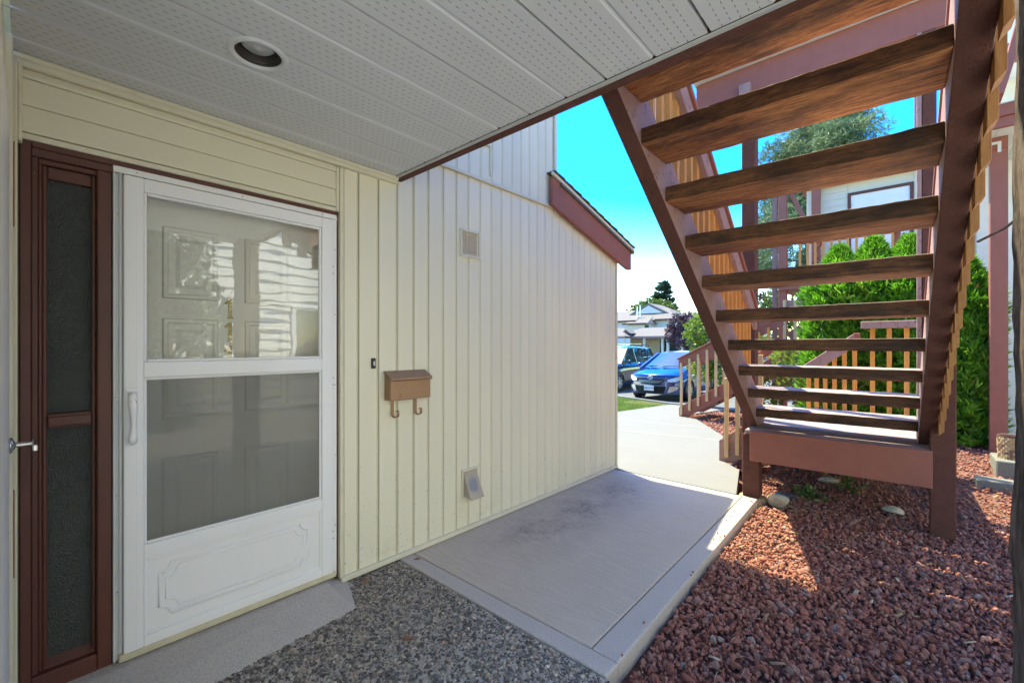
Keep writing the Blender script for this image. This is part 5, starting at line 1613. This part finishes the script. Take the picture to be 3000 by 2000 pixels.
# ------------------------------------------------------------------ cars
def car(name, label, loc, rotz, paint_m, hs, suv=False):
    """local frame: front at x = 0, car runs to -x, y across, z up"""
    c = thing(name, label, 'car', loc, rotz, group='cars parked beyond the lawn')
    L, HW = (4.7, 0.93) if suv else (4.35, 0.885)
    zr = hs
    hood = 0.98 if suv else 0.88
    cowl_s, roof_s = (1.15, 1.95) if suv else (0.95, 1.95)
    belt = 1.06 if suv else 0.98
    def curve(y): return 0.42 * (abs(y) / HW) ** 2.6
    # lower body: rings along the length
    st_ = [(0.02, 0.36, 0.56, 0.62, 0.70), (0.0, 0.22, 0.58, 0.70, 0.80), (0.10, 0.17, 0.66, 0.75, hood - .06), (0.45, 0.16, 0.74, 0.84, hood), (cowl_s, 0.16, 0.82, 0.92, belt + .02), (roof_s, 0.18, 0.86, 0.95, belt), (L - 1.2, 0.18, 0.88, 0.98, belt + .03), (L - 0.25, 0.2, 0.90, 0.98, belt + .04), (L, 0.34, 0.85, 0.9, belt - .05)]
    P = [(1.0, -1.0)]
    vs, fs = [], []
    cols_ = [-1.0, -0.985, -0.93, -0.8, -0.55, -0.28, 0, 0.28, 0.55, 0.8, 0.93, 0.985, 1.0]
    nR = 0
    rings = []
    for (s_, zb_, zm, zs_, zt_) in st_:
        ring = []
        wfac = 0.90 if s_ < 0.05 else 0.97 if s_ < 0.2 else 1.0
        for side_ in (-1, 1):
            pass
        up = []
        for q in cols_:
            y_ = q * HW * wfac
            k_ = max(0.0, 1 - s_ / 1.3)
            x_ = -(s_ + curve(y_) * k_)
            e = abs(q)
            z_ = zt_ - (0 if e < 0.6 else (e - 0.6) ** 2 * 0.55)
            up.append((x_, y_ * (0.96 if e > .95 else 1), z_))
        y_ = HW * wfac
        k_ = max(0.0, 1 - s_ / 1.3)
        xs_ = -(s_ + curve(y_) * k_)
        right = [(xs_, y_ * 1.0, zs_ - .03), (xs_, y_ * 1.0, zm - .08), (xs_, y_ * .97, zb_ + .10), (xs_, y_ * .90, zb_)]
        left = [(p[0], -p[1], p[2]) for p in right][::-1]
        ring = left + up + right
        rings.append(ring)
    nR = len(rings[0])
    for r_ in rings: vs += r_
    for i in range(len(rings) - 1):
        for j in range(nR - 1):
            fs.append((i * nR + j, i * nR + j + 1, (i + 1) * nR + j + 1, (i + 1) * nR + j))
    # close the nose and tail with strips straight across
    def cap(i):
        o_ = i * nR
        for j in range(nR // 2):
            a, b_, c_, d_ = o_ + j, o_ + j + 1, o_ + nR - 2 - j, o_ + nR - 1 - j
            if b_ < c_: fs.append((a, b_, c_, d_))
            elif b_ == c_: fs.append((a, b_, d_))
    # nose bars: subdivide across for the curved front
    fr_ = rings[0]
    nose_rows = []
    lows = [0.36, 0.26, 0.20]
    base_row = [p for p in fr_[4:-4]]
    prev = list(range(4, nR - 4))
    for zz_ in (0.52, 0.38, 0.22):
        row = []
        for p in base_row:
            row.append(len(vs)); vs.append((p[0] + (0.035 if zz_ < .5 else .02), p[1] * (0.995 if zz_ > .3 else .97), zz_))
        for j in range(len(row) - 1): fs.append((prev[j], prev[j + 1], row[j + 1], row[j]))
        prev = row
    cap(len(rings) - 1)
    m = MB(); m.mesh(vs, fs)
    body = m.build('body', paint_m, c, local=True, smooth=True)
    m = MB(); m.box(-L + .15, -0.35, -HW * .86, HW * .86, 0.20, 0.5); m.build('underbody', M['black'], c, local=True)
    # greenhouse
    wb, wr = HW * 0.86, HW * 0.66
    A = [(-(cowl_s - .05) - curve(q * wb) * .35, q * wb, belt - .02 + (0 if abs(q) > .8 else .03)) for q in (-1, -.6, -.2, .2, .6, 1)]
    Bp = [(-roof_s - curve(q * wr) * .25, q * wr, zr - .05 - .05 * q * q) for q in (-1, -.6, -.2, .2, .6, 1)]
    m = MB(); n6 = len(A)
    m.mesh(A + Bp, [(j, j + 1, n6 + j + 1, n6 + j) for j in range(n6 - 1)]); m.build('windshield', M['car_glass'], c, local=True, smooth=True)
    re = L - (0.35 if suv else 0.45)
    secs = [(roof_s, zr - .05), (roof_s + .5, zr), (roof_s + 1.2, zr - .005), (re - .15, zr - .06)]
    vs, fs = [], []
    for s_, zz_ in secs:
        for q in (-1.04, -.9, -.5, 0, .5, .9, 1.04): vs.append((-s_ - curve(q * wr) * .25 * (s_ == roof_s), q * wr, zz_ - .05 * q * q - (.03 if abs(q) > 1 else 0)))
    for i in range(3):
        for j in range(6): fs.append((i * 7 + j, i * 7 + j + 1, (i + 1) * 7 + j + 1, (i + 1) * 7 + j))
    m = MB(); m.mesh(vs, fs); m.build('roof', paint_m, c, local=True, smooth=True)
    m = MB(); m.poly([(-re + .15, -wr, zr - .1), (-re + .15, wr, zr - .1), (-L + .06, wb, belt), (-L + .06, -wb, belt)]); m.build('rear_window', M['car_glass'], c, local=True)
    for sd_ in (-1, 1):
        e = sd_
        wins = [((cowl_s + .25, roof_s + .08), (roof_s + .55, roof_s + .50)), ((roof_s + .62, roof_s + .57), (re - .75, re - .85)), ((re - .68, re - .78), (re - .1, re - .3))]
        for (b0, t0), (b1, t1) in wins:
            zt_ = zr - .12
            y_b, y_t = e * (wb + .012), e * (wr + .035)
            m = MB(); m.poly([(-b0, y_b, belt), (-b1, y_b, belt + .01), (-t1, y_t, zt_), (-t0, y_t, zt_)]); m.build('side_window', M['car_glass'], c, local=True, fix=False)
        m = MB(); m.bar((-(cowl_s - .02), e * (wb + .02), belt - .02), (-roof_s - .02, e * (wr + .03), zr - .1), 0.07, 0.06); m.build('pillar', paint_m, c, local=True)
        for s_b, s_t in ((roof_s + .585, roof_s + .535), (re - .715, re - .815)):
            m = MB(); m.bar((-s_b, e * (wb + .008), belt), (-s_t, e * (wr + .03), zr - .11), 0.05, 0.03); m.build('pillar', paint_m, c, local=True)
        m = MB(); m.bar((-(re - .05), e * (wb - .01), belt), (-(re - .28), e * (wr + .02), zr - .1), 0.14, 0.05); m.build('pillar', paint_m, c, local=True)
        m = MB(); m.sphere((-(cowl_s + .33), e * (HW + .10), belt + .07), 0.1, (.6, 1, .72)); m.bar((-(cowl_s + .33), e * wb, belt + .03), (-(cowl_s + .33), e * (HW + .05), belt + .06), .05, .04)
        m.build('mirror', paint_m, c, local=True, smooth=True)
        for xw in (0.86, L - 0.82):
            rw = 0.36 if suv else 0.315
            m = MB(); m.lathe([(rw * .62, -.09), (rw * .93, -.10), (rw, -.07), (rw, .07), (rw * .93, .10), (rw * .62, .095)], (-xw, e * (HW - .10), rw), 'y', 28)
            wh = m.build('wheel', M['tyre'], c, local=True, smooth=True)
            m = MB(); m.lathe([(rw * .64, .085 * e), (rw * .60, .10 * e), (rw * .56, .075 * e)], (-xw, e * (HW - .10), rw), 'y', 28)
            for q in range(9):
                an = q * 2 * math.pi / 9
                m.bar((-xw, e * (HW - .01), rw), (-xw + rw * .6 * math.cos(an), e * (HW - .012), rw + rw * .6 * math.sin(an)), .03, .045, (0, 1, 0))
            m.lathe([(0.001, .1 * e), (0.06, .098 * e), (.065, .07 * e)], (-xw, e * (HW - .10), rw), 'y', 14)
            m.build('rim', M['rim'], wh, local=True)
            m = MB(); m.tube([(-xw + (rw + .035) * math.cos(a_), e * (HW - .005), rw + (rw + .035) * math.sin(a_)) for a_ in np.linspace(-.1, math.pi + .1, 14)], .03, 6); m.lathe([(rw + .03, -.2 * e), (rw + .035, -.0 * e)], (-xw, e * (HW - .02), rw), 'y', 24)
            m.build('wheel_arch', M['black'], c, local=True)
    def nose(y_, z_, off): return (-(curve(y_)) + off + (0.03 if z_ < .5 else 0.0) - max(0, z_ - .62) * .5, y_, z_)
    def patch(name, pts_top, pts_bot, mat, off, par=c, lab=None):
        vs = [nose(a, b, off) for a, b in pts_top] + [nose(a, b, off) for a, b in pts_bot]
        n_ = len(pts_top)
        m = MB(); m.mesh(vs, [(j, j + 1, n_ + j + 1, n_ + j) for j in range(n_ - 1)])
        o = m.build(name, mat, par, local=True, fix=False)
        sm = o.modifiers.new('thick', 'SOLIDIFY'); sm.thickness = 0.02
        return o
    Y5 = lambda a, b: [a + (b - a) * i / 6 for i in range(7)]
    patch('upper_grille', [(y_, .655) for y_ in Y5(-.42, .42)], [(y_, .53 - .02 * math.cos(y_ * 3)) for y_ in Y5(-.30, .30)], M['grille'], .035)
    for i in range(3):
        m = MB(); m.tube([tuple(Vector(nose(y_, .565 + i * .032, .06))) for y_ in Y5(-.32 - i * .03, .32 + i * .03)], .005, 5); m.build('grille_bar', M['rim'], c, local=True)
    patch('lower_grille', [(y_, .46) for y_ in Y5(-.48, .48)], [(y_, .25) for y_ in Y5(-.40, .40)], M['grille'], .015)
    for i in range(4):
        m = MB(); m.tube([nose(y_, .29 + i * .045, .045) for y_ in Y5(-.42, .42)], .006, 5); m.build('grille_bar', M['black'], c, local=True)
    for e in (-1, 1):
        pt = [(e * y_, z_) for y_, z_ in ((.50, .665), (.60, .70), (.70, .735), (.80, .76))]
        pb = [(e * y_, z_) for y_, z_ in ((.50, .60), (.60, .59), (.70, .60), (.80, .66))]
        h_ = patch('headlight', pt, pb, M['lens'], .04)
        patch('indicator', [(e * .77, .745), (e * .83, .76)], [(e * .77, .67), (e * .83, .70)], M['amber'], .055, h_)
        patch('fog_recess', [(e * .56, .46), (e * .66, .47), (e * .77, .44)], [(e * .50, .27), (e * .62, .30), (e * .72, .36)], M['rim'], .012)
    if not suv:
        pl = patch('licence_plate', [(y_, .475) for y_ in (-.155, .155)], [(y_, .33) for y_ in (-.155, .155)], M['plate'], .09)
        cu = bpy.data.curves.new('plate_text', 'FONT'); cu.body = '238-GTG'; cu.size = .088; cu.align_x = 'CENTER'; cu.extrude = .001
        to = bpy.data.objects.new('plate_text', cu); COL.objects.link(to)
        dg = bpy.context.evaluated_depsgraph_get(); dg.update()
        me = bpy.data.meshes.new_from_object(to.evaluated_get(dg)); bpy.data.objects.remove(to)
        me.materials.clear(); me.materials.append(M['plate_ink'])
        px_ = nose(0, .40, .09)[0] + .022
        mt = Matrix.Translation((px_, 0, .372)) @ Matrix(((0, 0, 1, 0), (1, 0, 0, 0), (0, 1, 0, 0), (0, 0, 0, 1)))
        link('plate_text', me, pl, mt)
        # oval emblem: an outer ring with two crossed inner ovals
        m = MB()
        ex = nose(0, .715, .085)[0]
        for (ry_, rz_, oz) in ((.082, .054, 0), (.030, .050, 0), (.060, .022, .022)):
            m.tube([(ex + .0, ry_ * math.cos(q), .715 + oz + rz_ * math.sin(q)) for q in np.linspace(0, 2 * math.pi, 20)[:-1]], .0075, 6, closed=True)
        m.build('emblem', M['badge'], c, local=True, smooth=True)
    for ya, yb in ((-.55, .02), (-.02, .50)):
        m = MB(); m.tube([(-(cowl_s + .02), ya, belt + .05), (-(cowl_s + .10), yb, belt + .06)], .012, 5); m.build('wiper', M['black'], c, local=True)
    if suv:
        for e in (-1, 1):
            m = MB(); m.tube([(-roof_s - .25, e * .62, zr - .02), (-roof_s - .35, e * .62, zr + .045), (-re + .35, e * .62, zr + .04), (-re + .25, e * .62, zr - .03)], .018, 6); m.build('roof_rail', M['black'], c, local=True)
        for s_ in (roof_s + .55, roof_s + 1.35):
            m = MB(); m.box(-s_ - .03, -s_ + .03, -.62, .62, zr + .045, zr + .075); m.build('cross_bar', M['badge'], c, local=True)
    return c


# front faces -y: local +x points to -y
car('parked_car', 'blue hatchback with white licence plate parked nose to the lawn', (-3.48, 12.97, zg(13.5) - 0.03), R(-90), M['blue_car'], 1.53)
car('parked_suv', 'dark blue suv with a roof rack half hidden by the house corner', (-6.63, 14.25, zg(15.0) - 0.03), R(-90), M['navy_car'], 1.75, True)

broadleaf('leafy_tree', 'unseen small tree added to darken the door glass reflection', 'tree', (6.4, 1.55, -0.02), 3.3,
          [(6.4, 1.6, 2.3, .55, .6, .7), (6.3, 1.15, 1.7, .5, .5, .6), (6.4, 2.0, 1.75, .5, .5, .7), (6.4, 1.6, 3.0, .4, .5, .5), (6.4, 1.3, 2.7, .4, .45, .5)], 3600, .14, .08, M['fir'], 51, .06)  # out-of-view tree added to block the bright siding mirrored in the storm glass
# ------------------------------------------------------------------ far townhouse and carport
th = thing('townhouse', 'pale two storey townhouse with a grey hipped roof', 'house', (-24, 60, -0.4))
def hip(m, x0, x1, y0, y1, ze, zr_, rx0, rx1, ry):
    vs = [(x0, y0, ze), (x1, y0, ze), (x1, y1, ze), (x0, y1, ze), (rx0, ry, zr_), (rx1, ry, zr_)]
    m.mesh(vs, [(0, 1, 5, 4), (1, 2, 5), (2, 3, 4, 5), (3, 0, 4), (0, 3, 2, 1)])
mb = MB(); mb.box(-36, -26.3, 57.2, 68, -0.5, 4.85); mb.box(-26.3, -23.9, 56.0, 68, -0.5, 4.35); mb.box(-23.9, -21.0, 58.6, 68, -0.5, 4.95); mb.build('wall', M['lap_town'], th)
mb = MB(); hip(mb, -36.5, -25.6, 56.6, 68.5, 4.75, 6.7, -33, -27, 63)
hip(mb, -26.9, -23.4, 55.3, 68.5, 4.28, 6.6, -25.2, -25.0, 63); hip(mb, -28.5, -20.3, 57.9, 69, 4.88, 6.85, -26, -23.5, 62.5)
mb.prism([(-28.4, 60.2, 5.9), (-22.4, 60.2, 5.9), (-25.4, 60.2, 7.45)], (0, 5, 0))
hip(mb, -23, -12, 62, 74, 4.7, 6.5, -20.5, -15, 68)
mb.build('roof', M['far_roof'], th)
mb = MB(); mb.prism([(-27.5, 60.18, 5.98), (-23.3, 60.18, 5.98), (-25.4, 60.18, 7.1)], (0, 0.02, 0)); mb.build('gable', M['lap_town'], th)
mb = MB(); mb.box(-36.5, -25.6, 56.5, 56.6, 4.66, 4.86); mb.box(-26.95, -23.4, 55.2, 55.3, 4.18, 4.38); mb.box(-23.4, -20.3, 57.8, 57.9, 4.78, 4.98); mb.build('gutter', M['brown_gloss'], th)
mb = MB(); mb.tube([(-26.3, 58.5, 5.0), (-26.3, 58.5, 6.9)], .09, 8); mb.tube([(-26.0, 58.8, 5.0), (-26.0, 58.8, 7.1)], .09, 8); mb.build('flue', M['rim'], th)
frame_m = MB(); frame_m.box(-26.95, -26.35, 57.15, 57.198, 2.6, 4.1); frame_m.build('window', M['house_glass'], th)
mb = MB(); mb.box(-20.95, -20.0, 61.0, 61.05, 3.3, 4.3); mb.build('window', M['house_glass'], th)
mb = MB(); mb.box(-23, -12.5, 63, 73, -0.5, 4.8); mb.build('rear_wall', M['lap_town'], th)
cp = thing('carport', 'long open carport with a grey shingled roof and pale posts', 'carport', (-18, 43, -0.4))
mb = MB(); hip(mb, -30, -19.0, 40.9, 46.5, 2.30, 3.25, -27, -20.5, 43.6); hip(mb, -21.5, -13.6, 42.6, 48.6, 2.30, 3.30, -19.3, -16.0, 45.6)
for xc, yc, zz_ in ((-19.6, 42.2, 2.62), (-15.9, 44.2, 2.72)): mb.prism([(xc - .55, yc, zz_), (xc + .55, yc, zz_), (xc, yc, zz_ + .42)], (0, 1.4, 0))
mb.build('roof', M['far_roof'], cp)
mb = MB()
for xc, yc, zz_ in ((-19.6, 42.19, 2.66), (-15.9, 44.19, 2.76)): mb.prism([(xc - .42, yc, zz_), (xc + .42, yc, zz_), (xc, yc, zz_ + .32)], (0, .005, 0))
mb.build('gablet', M['brown_gloss'], cp)
mb = MB(); mb.box(-30, -19.0, 40.82, 40.9, 2.12, 2.32); mb.box(-21.5, -13.6, 42.52, 42.6, 2.12, 2.32); mb.build('fascia', M['mauve'], cp)
for x, y_ in ((-19.4, 41.2), (-18.0, 42.9), (-16.15, 43.1), (-15.6, 43.1), (-14.2, 43.2), (-14.2, 48), (-22.5, 41.2), (-26, 41.2)):
    m = MB(); m.box(x, x + .22, y_, y_ + .22, -0.45, 2.2); m.build('post', M['lap_town'], cp)
mb = MB(); mb.box(-21.0, -17.6, 46.0, 46.1, -0.4, 2.2); mb.build('back_panel', M['vent'], cp)
def column_cedar(label, c, h_, r_, seed):
    t_ = thing('column_cedar', label, 'shrub', c, group='narrow cedars by the townhouse')
    r = np.random.default_rng(seed); n_ = 1500
    q = r.random(n_); a_ = r.uniform(0, 6.28, n_); rr = r_ * np.clip((1 - q) * 2.2, .05, 1) * (.7 + .4 * r.random(n_))
    P = np.stack([rr * np.cos(a_), rr * np.sin(a_), q * h_], 1)
    v, f = leaf_quads(P, np.stack([np.cos(a_) * .4, np.sin(a_) * .4, np.ones(n_)], 1), .45, .16, seed)
    big_mesh('foliage', v, f, 4, M['fir'], t_, np.repeat(r.random(n_), 4))
    m = MB(); m.tube([(c[0], c[1], c[2] - .1), (c[0], c[1], c[2] + h_ * .7)], [.08, .03], 6); m.build('stem', M['bark'], t_)
column_cedar('narrow dark cedar by the townhouse, leftmost and tallest', (-21.6, 51.5, -0.4), 3.9, .55, 21)
column_cedar('narrow dark cedar with a split top, middle of three', (-19.6, 51.6, -0.4), 3.3, .55, 22)
column_cedar('narrow dark cedar by the townhouse, rightmost of three', (-18.9, 52.0, -0.4), 3.3, .5, 23)

# ------------------------------------------------------------------ trees
r_ = np.random.default_rng(5)
def conifer(name, label, base, h_, rad, n_, seed, mat, L, Wd, levels=26, bare=0.1):
    t_ = thing(name, label, 'tree', base)
    r = np.random.default_rng(seed)
    Ps, Ds = [], []
    m = MB()
    m.tube([(base[0], base[1], base[2] - .2), (base[0], base[1], base[2] + h_ * .98)], [h_ * .018, .01], 8)
    for lv_k in range(levels):
        f_ = bare + (1 - bare) * lv_k / levels
        zc = h_ * f_
        rl_ = rad * (1 - f_) ** 0.85 * r.uniform(.8, 1.1) + .08
        nb_ = 7
        for b_ in range(nb_):
            a_ = r.uniform(0, 6.28)
            droop = r.uniform(-.35, -.05); 
            k = max(6, int(n_ / levels / nb_ * (rl_ / rad + .25) * 1.5))
            s_ = r.random(k) ** .8
            tip = np.array([math.cos(a_), math.sin(a_), 0]) * rl_
            p = tip[None] * s_[:, None] + np.array([0, 0, zc]) + np.stack([np.zeros(k), np.zeros(k), droop * s_ * rl_ + .28 * rl_ * s_ ** 3], 1)
            side_ = np.array([-math.sin(a_), math.cos(a_), 0])
            p += side_[None] * (r.normal(0, .16, k) * rl_ * (1.05 - s_))[:, None] + r.normal(0, .03, (k, 3))
            Ps.append(p); Ds.append(tip[None] / rl_ * .8 + side_[None] * r.normal(0, .7, (k, 1)) + np.array([0, 0, .15]) + r.normal(0, .2, (k, 3)))
            if rl_ > .4: m.tube([(base[0], base[1], base[2] + zc), tuple(np.array(base) + tip * .85 + np.array([0, 0, zc + droop * .8 * rl_]))], [.03, .008], 4)
    P = np.concatenate(Ps); D = np.concatenate(Ds)
    v, f = leaf_quads(P, D, L, Wd, seed)
    big_mesh('crown', v, f, 4, mat, t_, np.repeat(np.clip(r.beta(2, 2, len(P)), 0, 1), 4))
    m.build('trunk', M['bark'], t_, smooth=True)
    return t_
conifer('fir_tree', 'single pointed conifer standing above the townhouse roof', (-28.9, 73.5, -0.4), 12.9, 5.2, 11000, 31, M['fir'], .75, .24, 24, .2)
broadleaf('leafy_tree', 'round green leafy tree behind the townhouse roof', 'tree', (-28.0, 67.5, -0.4), 8.6,
          [(-30.2, 67, 6.6, 1.9, 1.6, 1.5), (-28.3, 66.5, 7.3, 2.0, 1.6, 1.6), (-26.4, 67, 6.9, 2.0, 1.6, 1.6), (-25.0, 67.5, 6.0, 1.4, 1.3, 1.2), (-28, 68, 5.6, 3.4, 2, 2)], 4200, .42, .30, M['leaf'], 41, .25)
broadleaf('plum_tree', 'dark purple plum tree right of the townhouse', 'tree', (-12.9, 40.6, -0.4), 4.4,
          [(-13.3, 40.4, 3.3, 1.0, .9, 1.0), (-12.5, 41.0, 3.6, 1.0, .9, 1.0), (-12.8, 40.6, 2.3, 1.3, 1.2, 1.2), (-11.9, 41.3, 2.7, .9, .9, 1.1), (-13.9, 40.2, 2.4, .6, .6, .9)], 4200, .22, .13, M['plum'], 43, .12)
broadleaf('leafy_tree', 'low leafy tree under the carport roof edge', 'tree', (-14.6, 46.0, -0.4), 2.2,
          [(-15.0, 46, 1.0, .9, .8, .9), (-14.2, 46.2, 1.3, .8, .8, .8)], 1200, .22, .15, M['plum'], 44, .08)
broadleaf('leafy_bush', 'bright yellow-green leafy bush behind the garden steps', 'bush', (-1.55, 12.45, zg(12.4)), 2.3,
          [(-1.85, 12.35, 1.75, .34, .4, .42), (-1.5, 12.5, 1.35, .45, .45, .55), (-1.75, 12.4, .9, .40, .4, .5), (-1.2, 12.6, 1.75, .45, .45, .5), (-1.3, 12.6, .8, .5, .45, .6), (-0.7, 12.7, 1.4, .5, .45, .6)], 3600, .13, .062, M['bright_leaf'], 45, .03)
broadleaf('leafy_bush', 'low green shrub beyond the landing pickets', 'bush', (0.55, 10.2, zg(10)), 1.4,
          [(0.4, 10.2, .5, .35, .35, .4), (0.85, 10.1, .75, .35, .35, .5), (0.6, 10.3, 1.1, .3, .3, .35)], 1500, .10, .05, M['bright_leaf'], 46, .02)
broadleaf('leafy_tree', 'small reddish leafy tree far beyond the balcony column', 'tree', (-3.6, 26.0, -0.4), 4.0,
          [(-3.5, 26, 3.6, .8, .8, .6), (-2.8, 26.3, 3.2, .8, .8, .7)], 1400, .16, .10, M['plum'], 47, .08)
broadleaf('leafy_tree', 'green leafy tree behind the lower landing pickets', 'tree', (0.2, 17.0, -0.4), 3.0,
          [(-0.2, 17, 1.6, .8, .7, .8), (0.7, 17.2, 1.9, .8, .7, .8), (0.3, 17.4, 2.6, .8, .7, .6), (1.2, 17.3, 1.3, .7, .6, .7), (-0.6, 17.1, 0.8, .6, .6, .6), (-0.5, 17, 2.9, .7, .6, .6), (-1.1, 17, 2.2, .8, .6, .8)], 3200, .16, .09, M['leaf'], 49, .07)
# big pine: tufts of long needles on an irregular crown
pt = thing('pine_tree', 'big blue-green pine rising behind the upstairs building', 'tree', (-0.9, 28.0, -0.4))
r = np.random.default_rng(77)
blobs = []
for i in range(54):
    f_ = i / 54
    zc = 3.5 + 10.5 * f_
    rr = 4.3 * (1 - f_) ** .5 + .6
    a_ = r.uniform(0, 6.28)
    q = rr * r.uniform(.35, .85)
    blobs.append((-0.9 + q * math.cos(a_), 28 + q * math.sin(a_), zc + r.normal(0, .3), r.uniform(.9, 1.45), r.uniform(.9, 1.45), r.uniform(.6, 1.0)))
P, U, k = crown_points(blobs, 11000, 78, .35)
vs, fs, tv, kk = [], [], [], 0
for j in range(9):
    d = U * .5 + r.normal(size=U.shape) * .75 + np.array([0, 0, .3])
    v, f = leaf_quads(P, d, .32, .036, 200 + j)
    vs.append(v - np.array([-0.9, 28.0, -0.4])); fs.append(f + kk); kk += len(v)
    tv.append(np.repeat(np.clip(.22 + .13 * (k % 4) + r.normal(0, .12, len(P)), 0, 1), 4))
big_mesh('crown', np.concatenate(vs), np.concatenate(fs), 4, M['pine'], pt, np.concatenate(tv))
m = MB(); m.tube([(-0.9, 28, -.6), (-0.85, 28, 6), (-0.95, 28, 13.6)], [.32, .2, .04], 9)
for b in blobs[::2]: m.tube([(-0.9, 28, b[2] - .6), tuple(b[:3])], [.06, .015], 5)
m.build('trunk', M['bark'], pt, smooth=True)
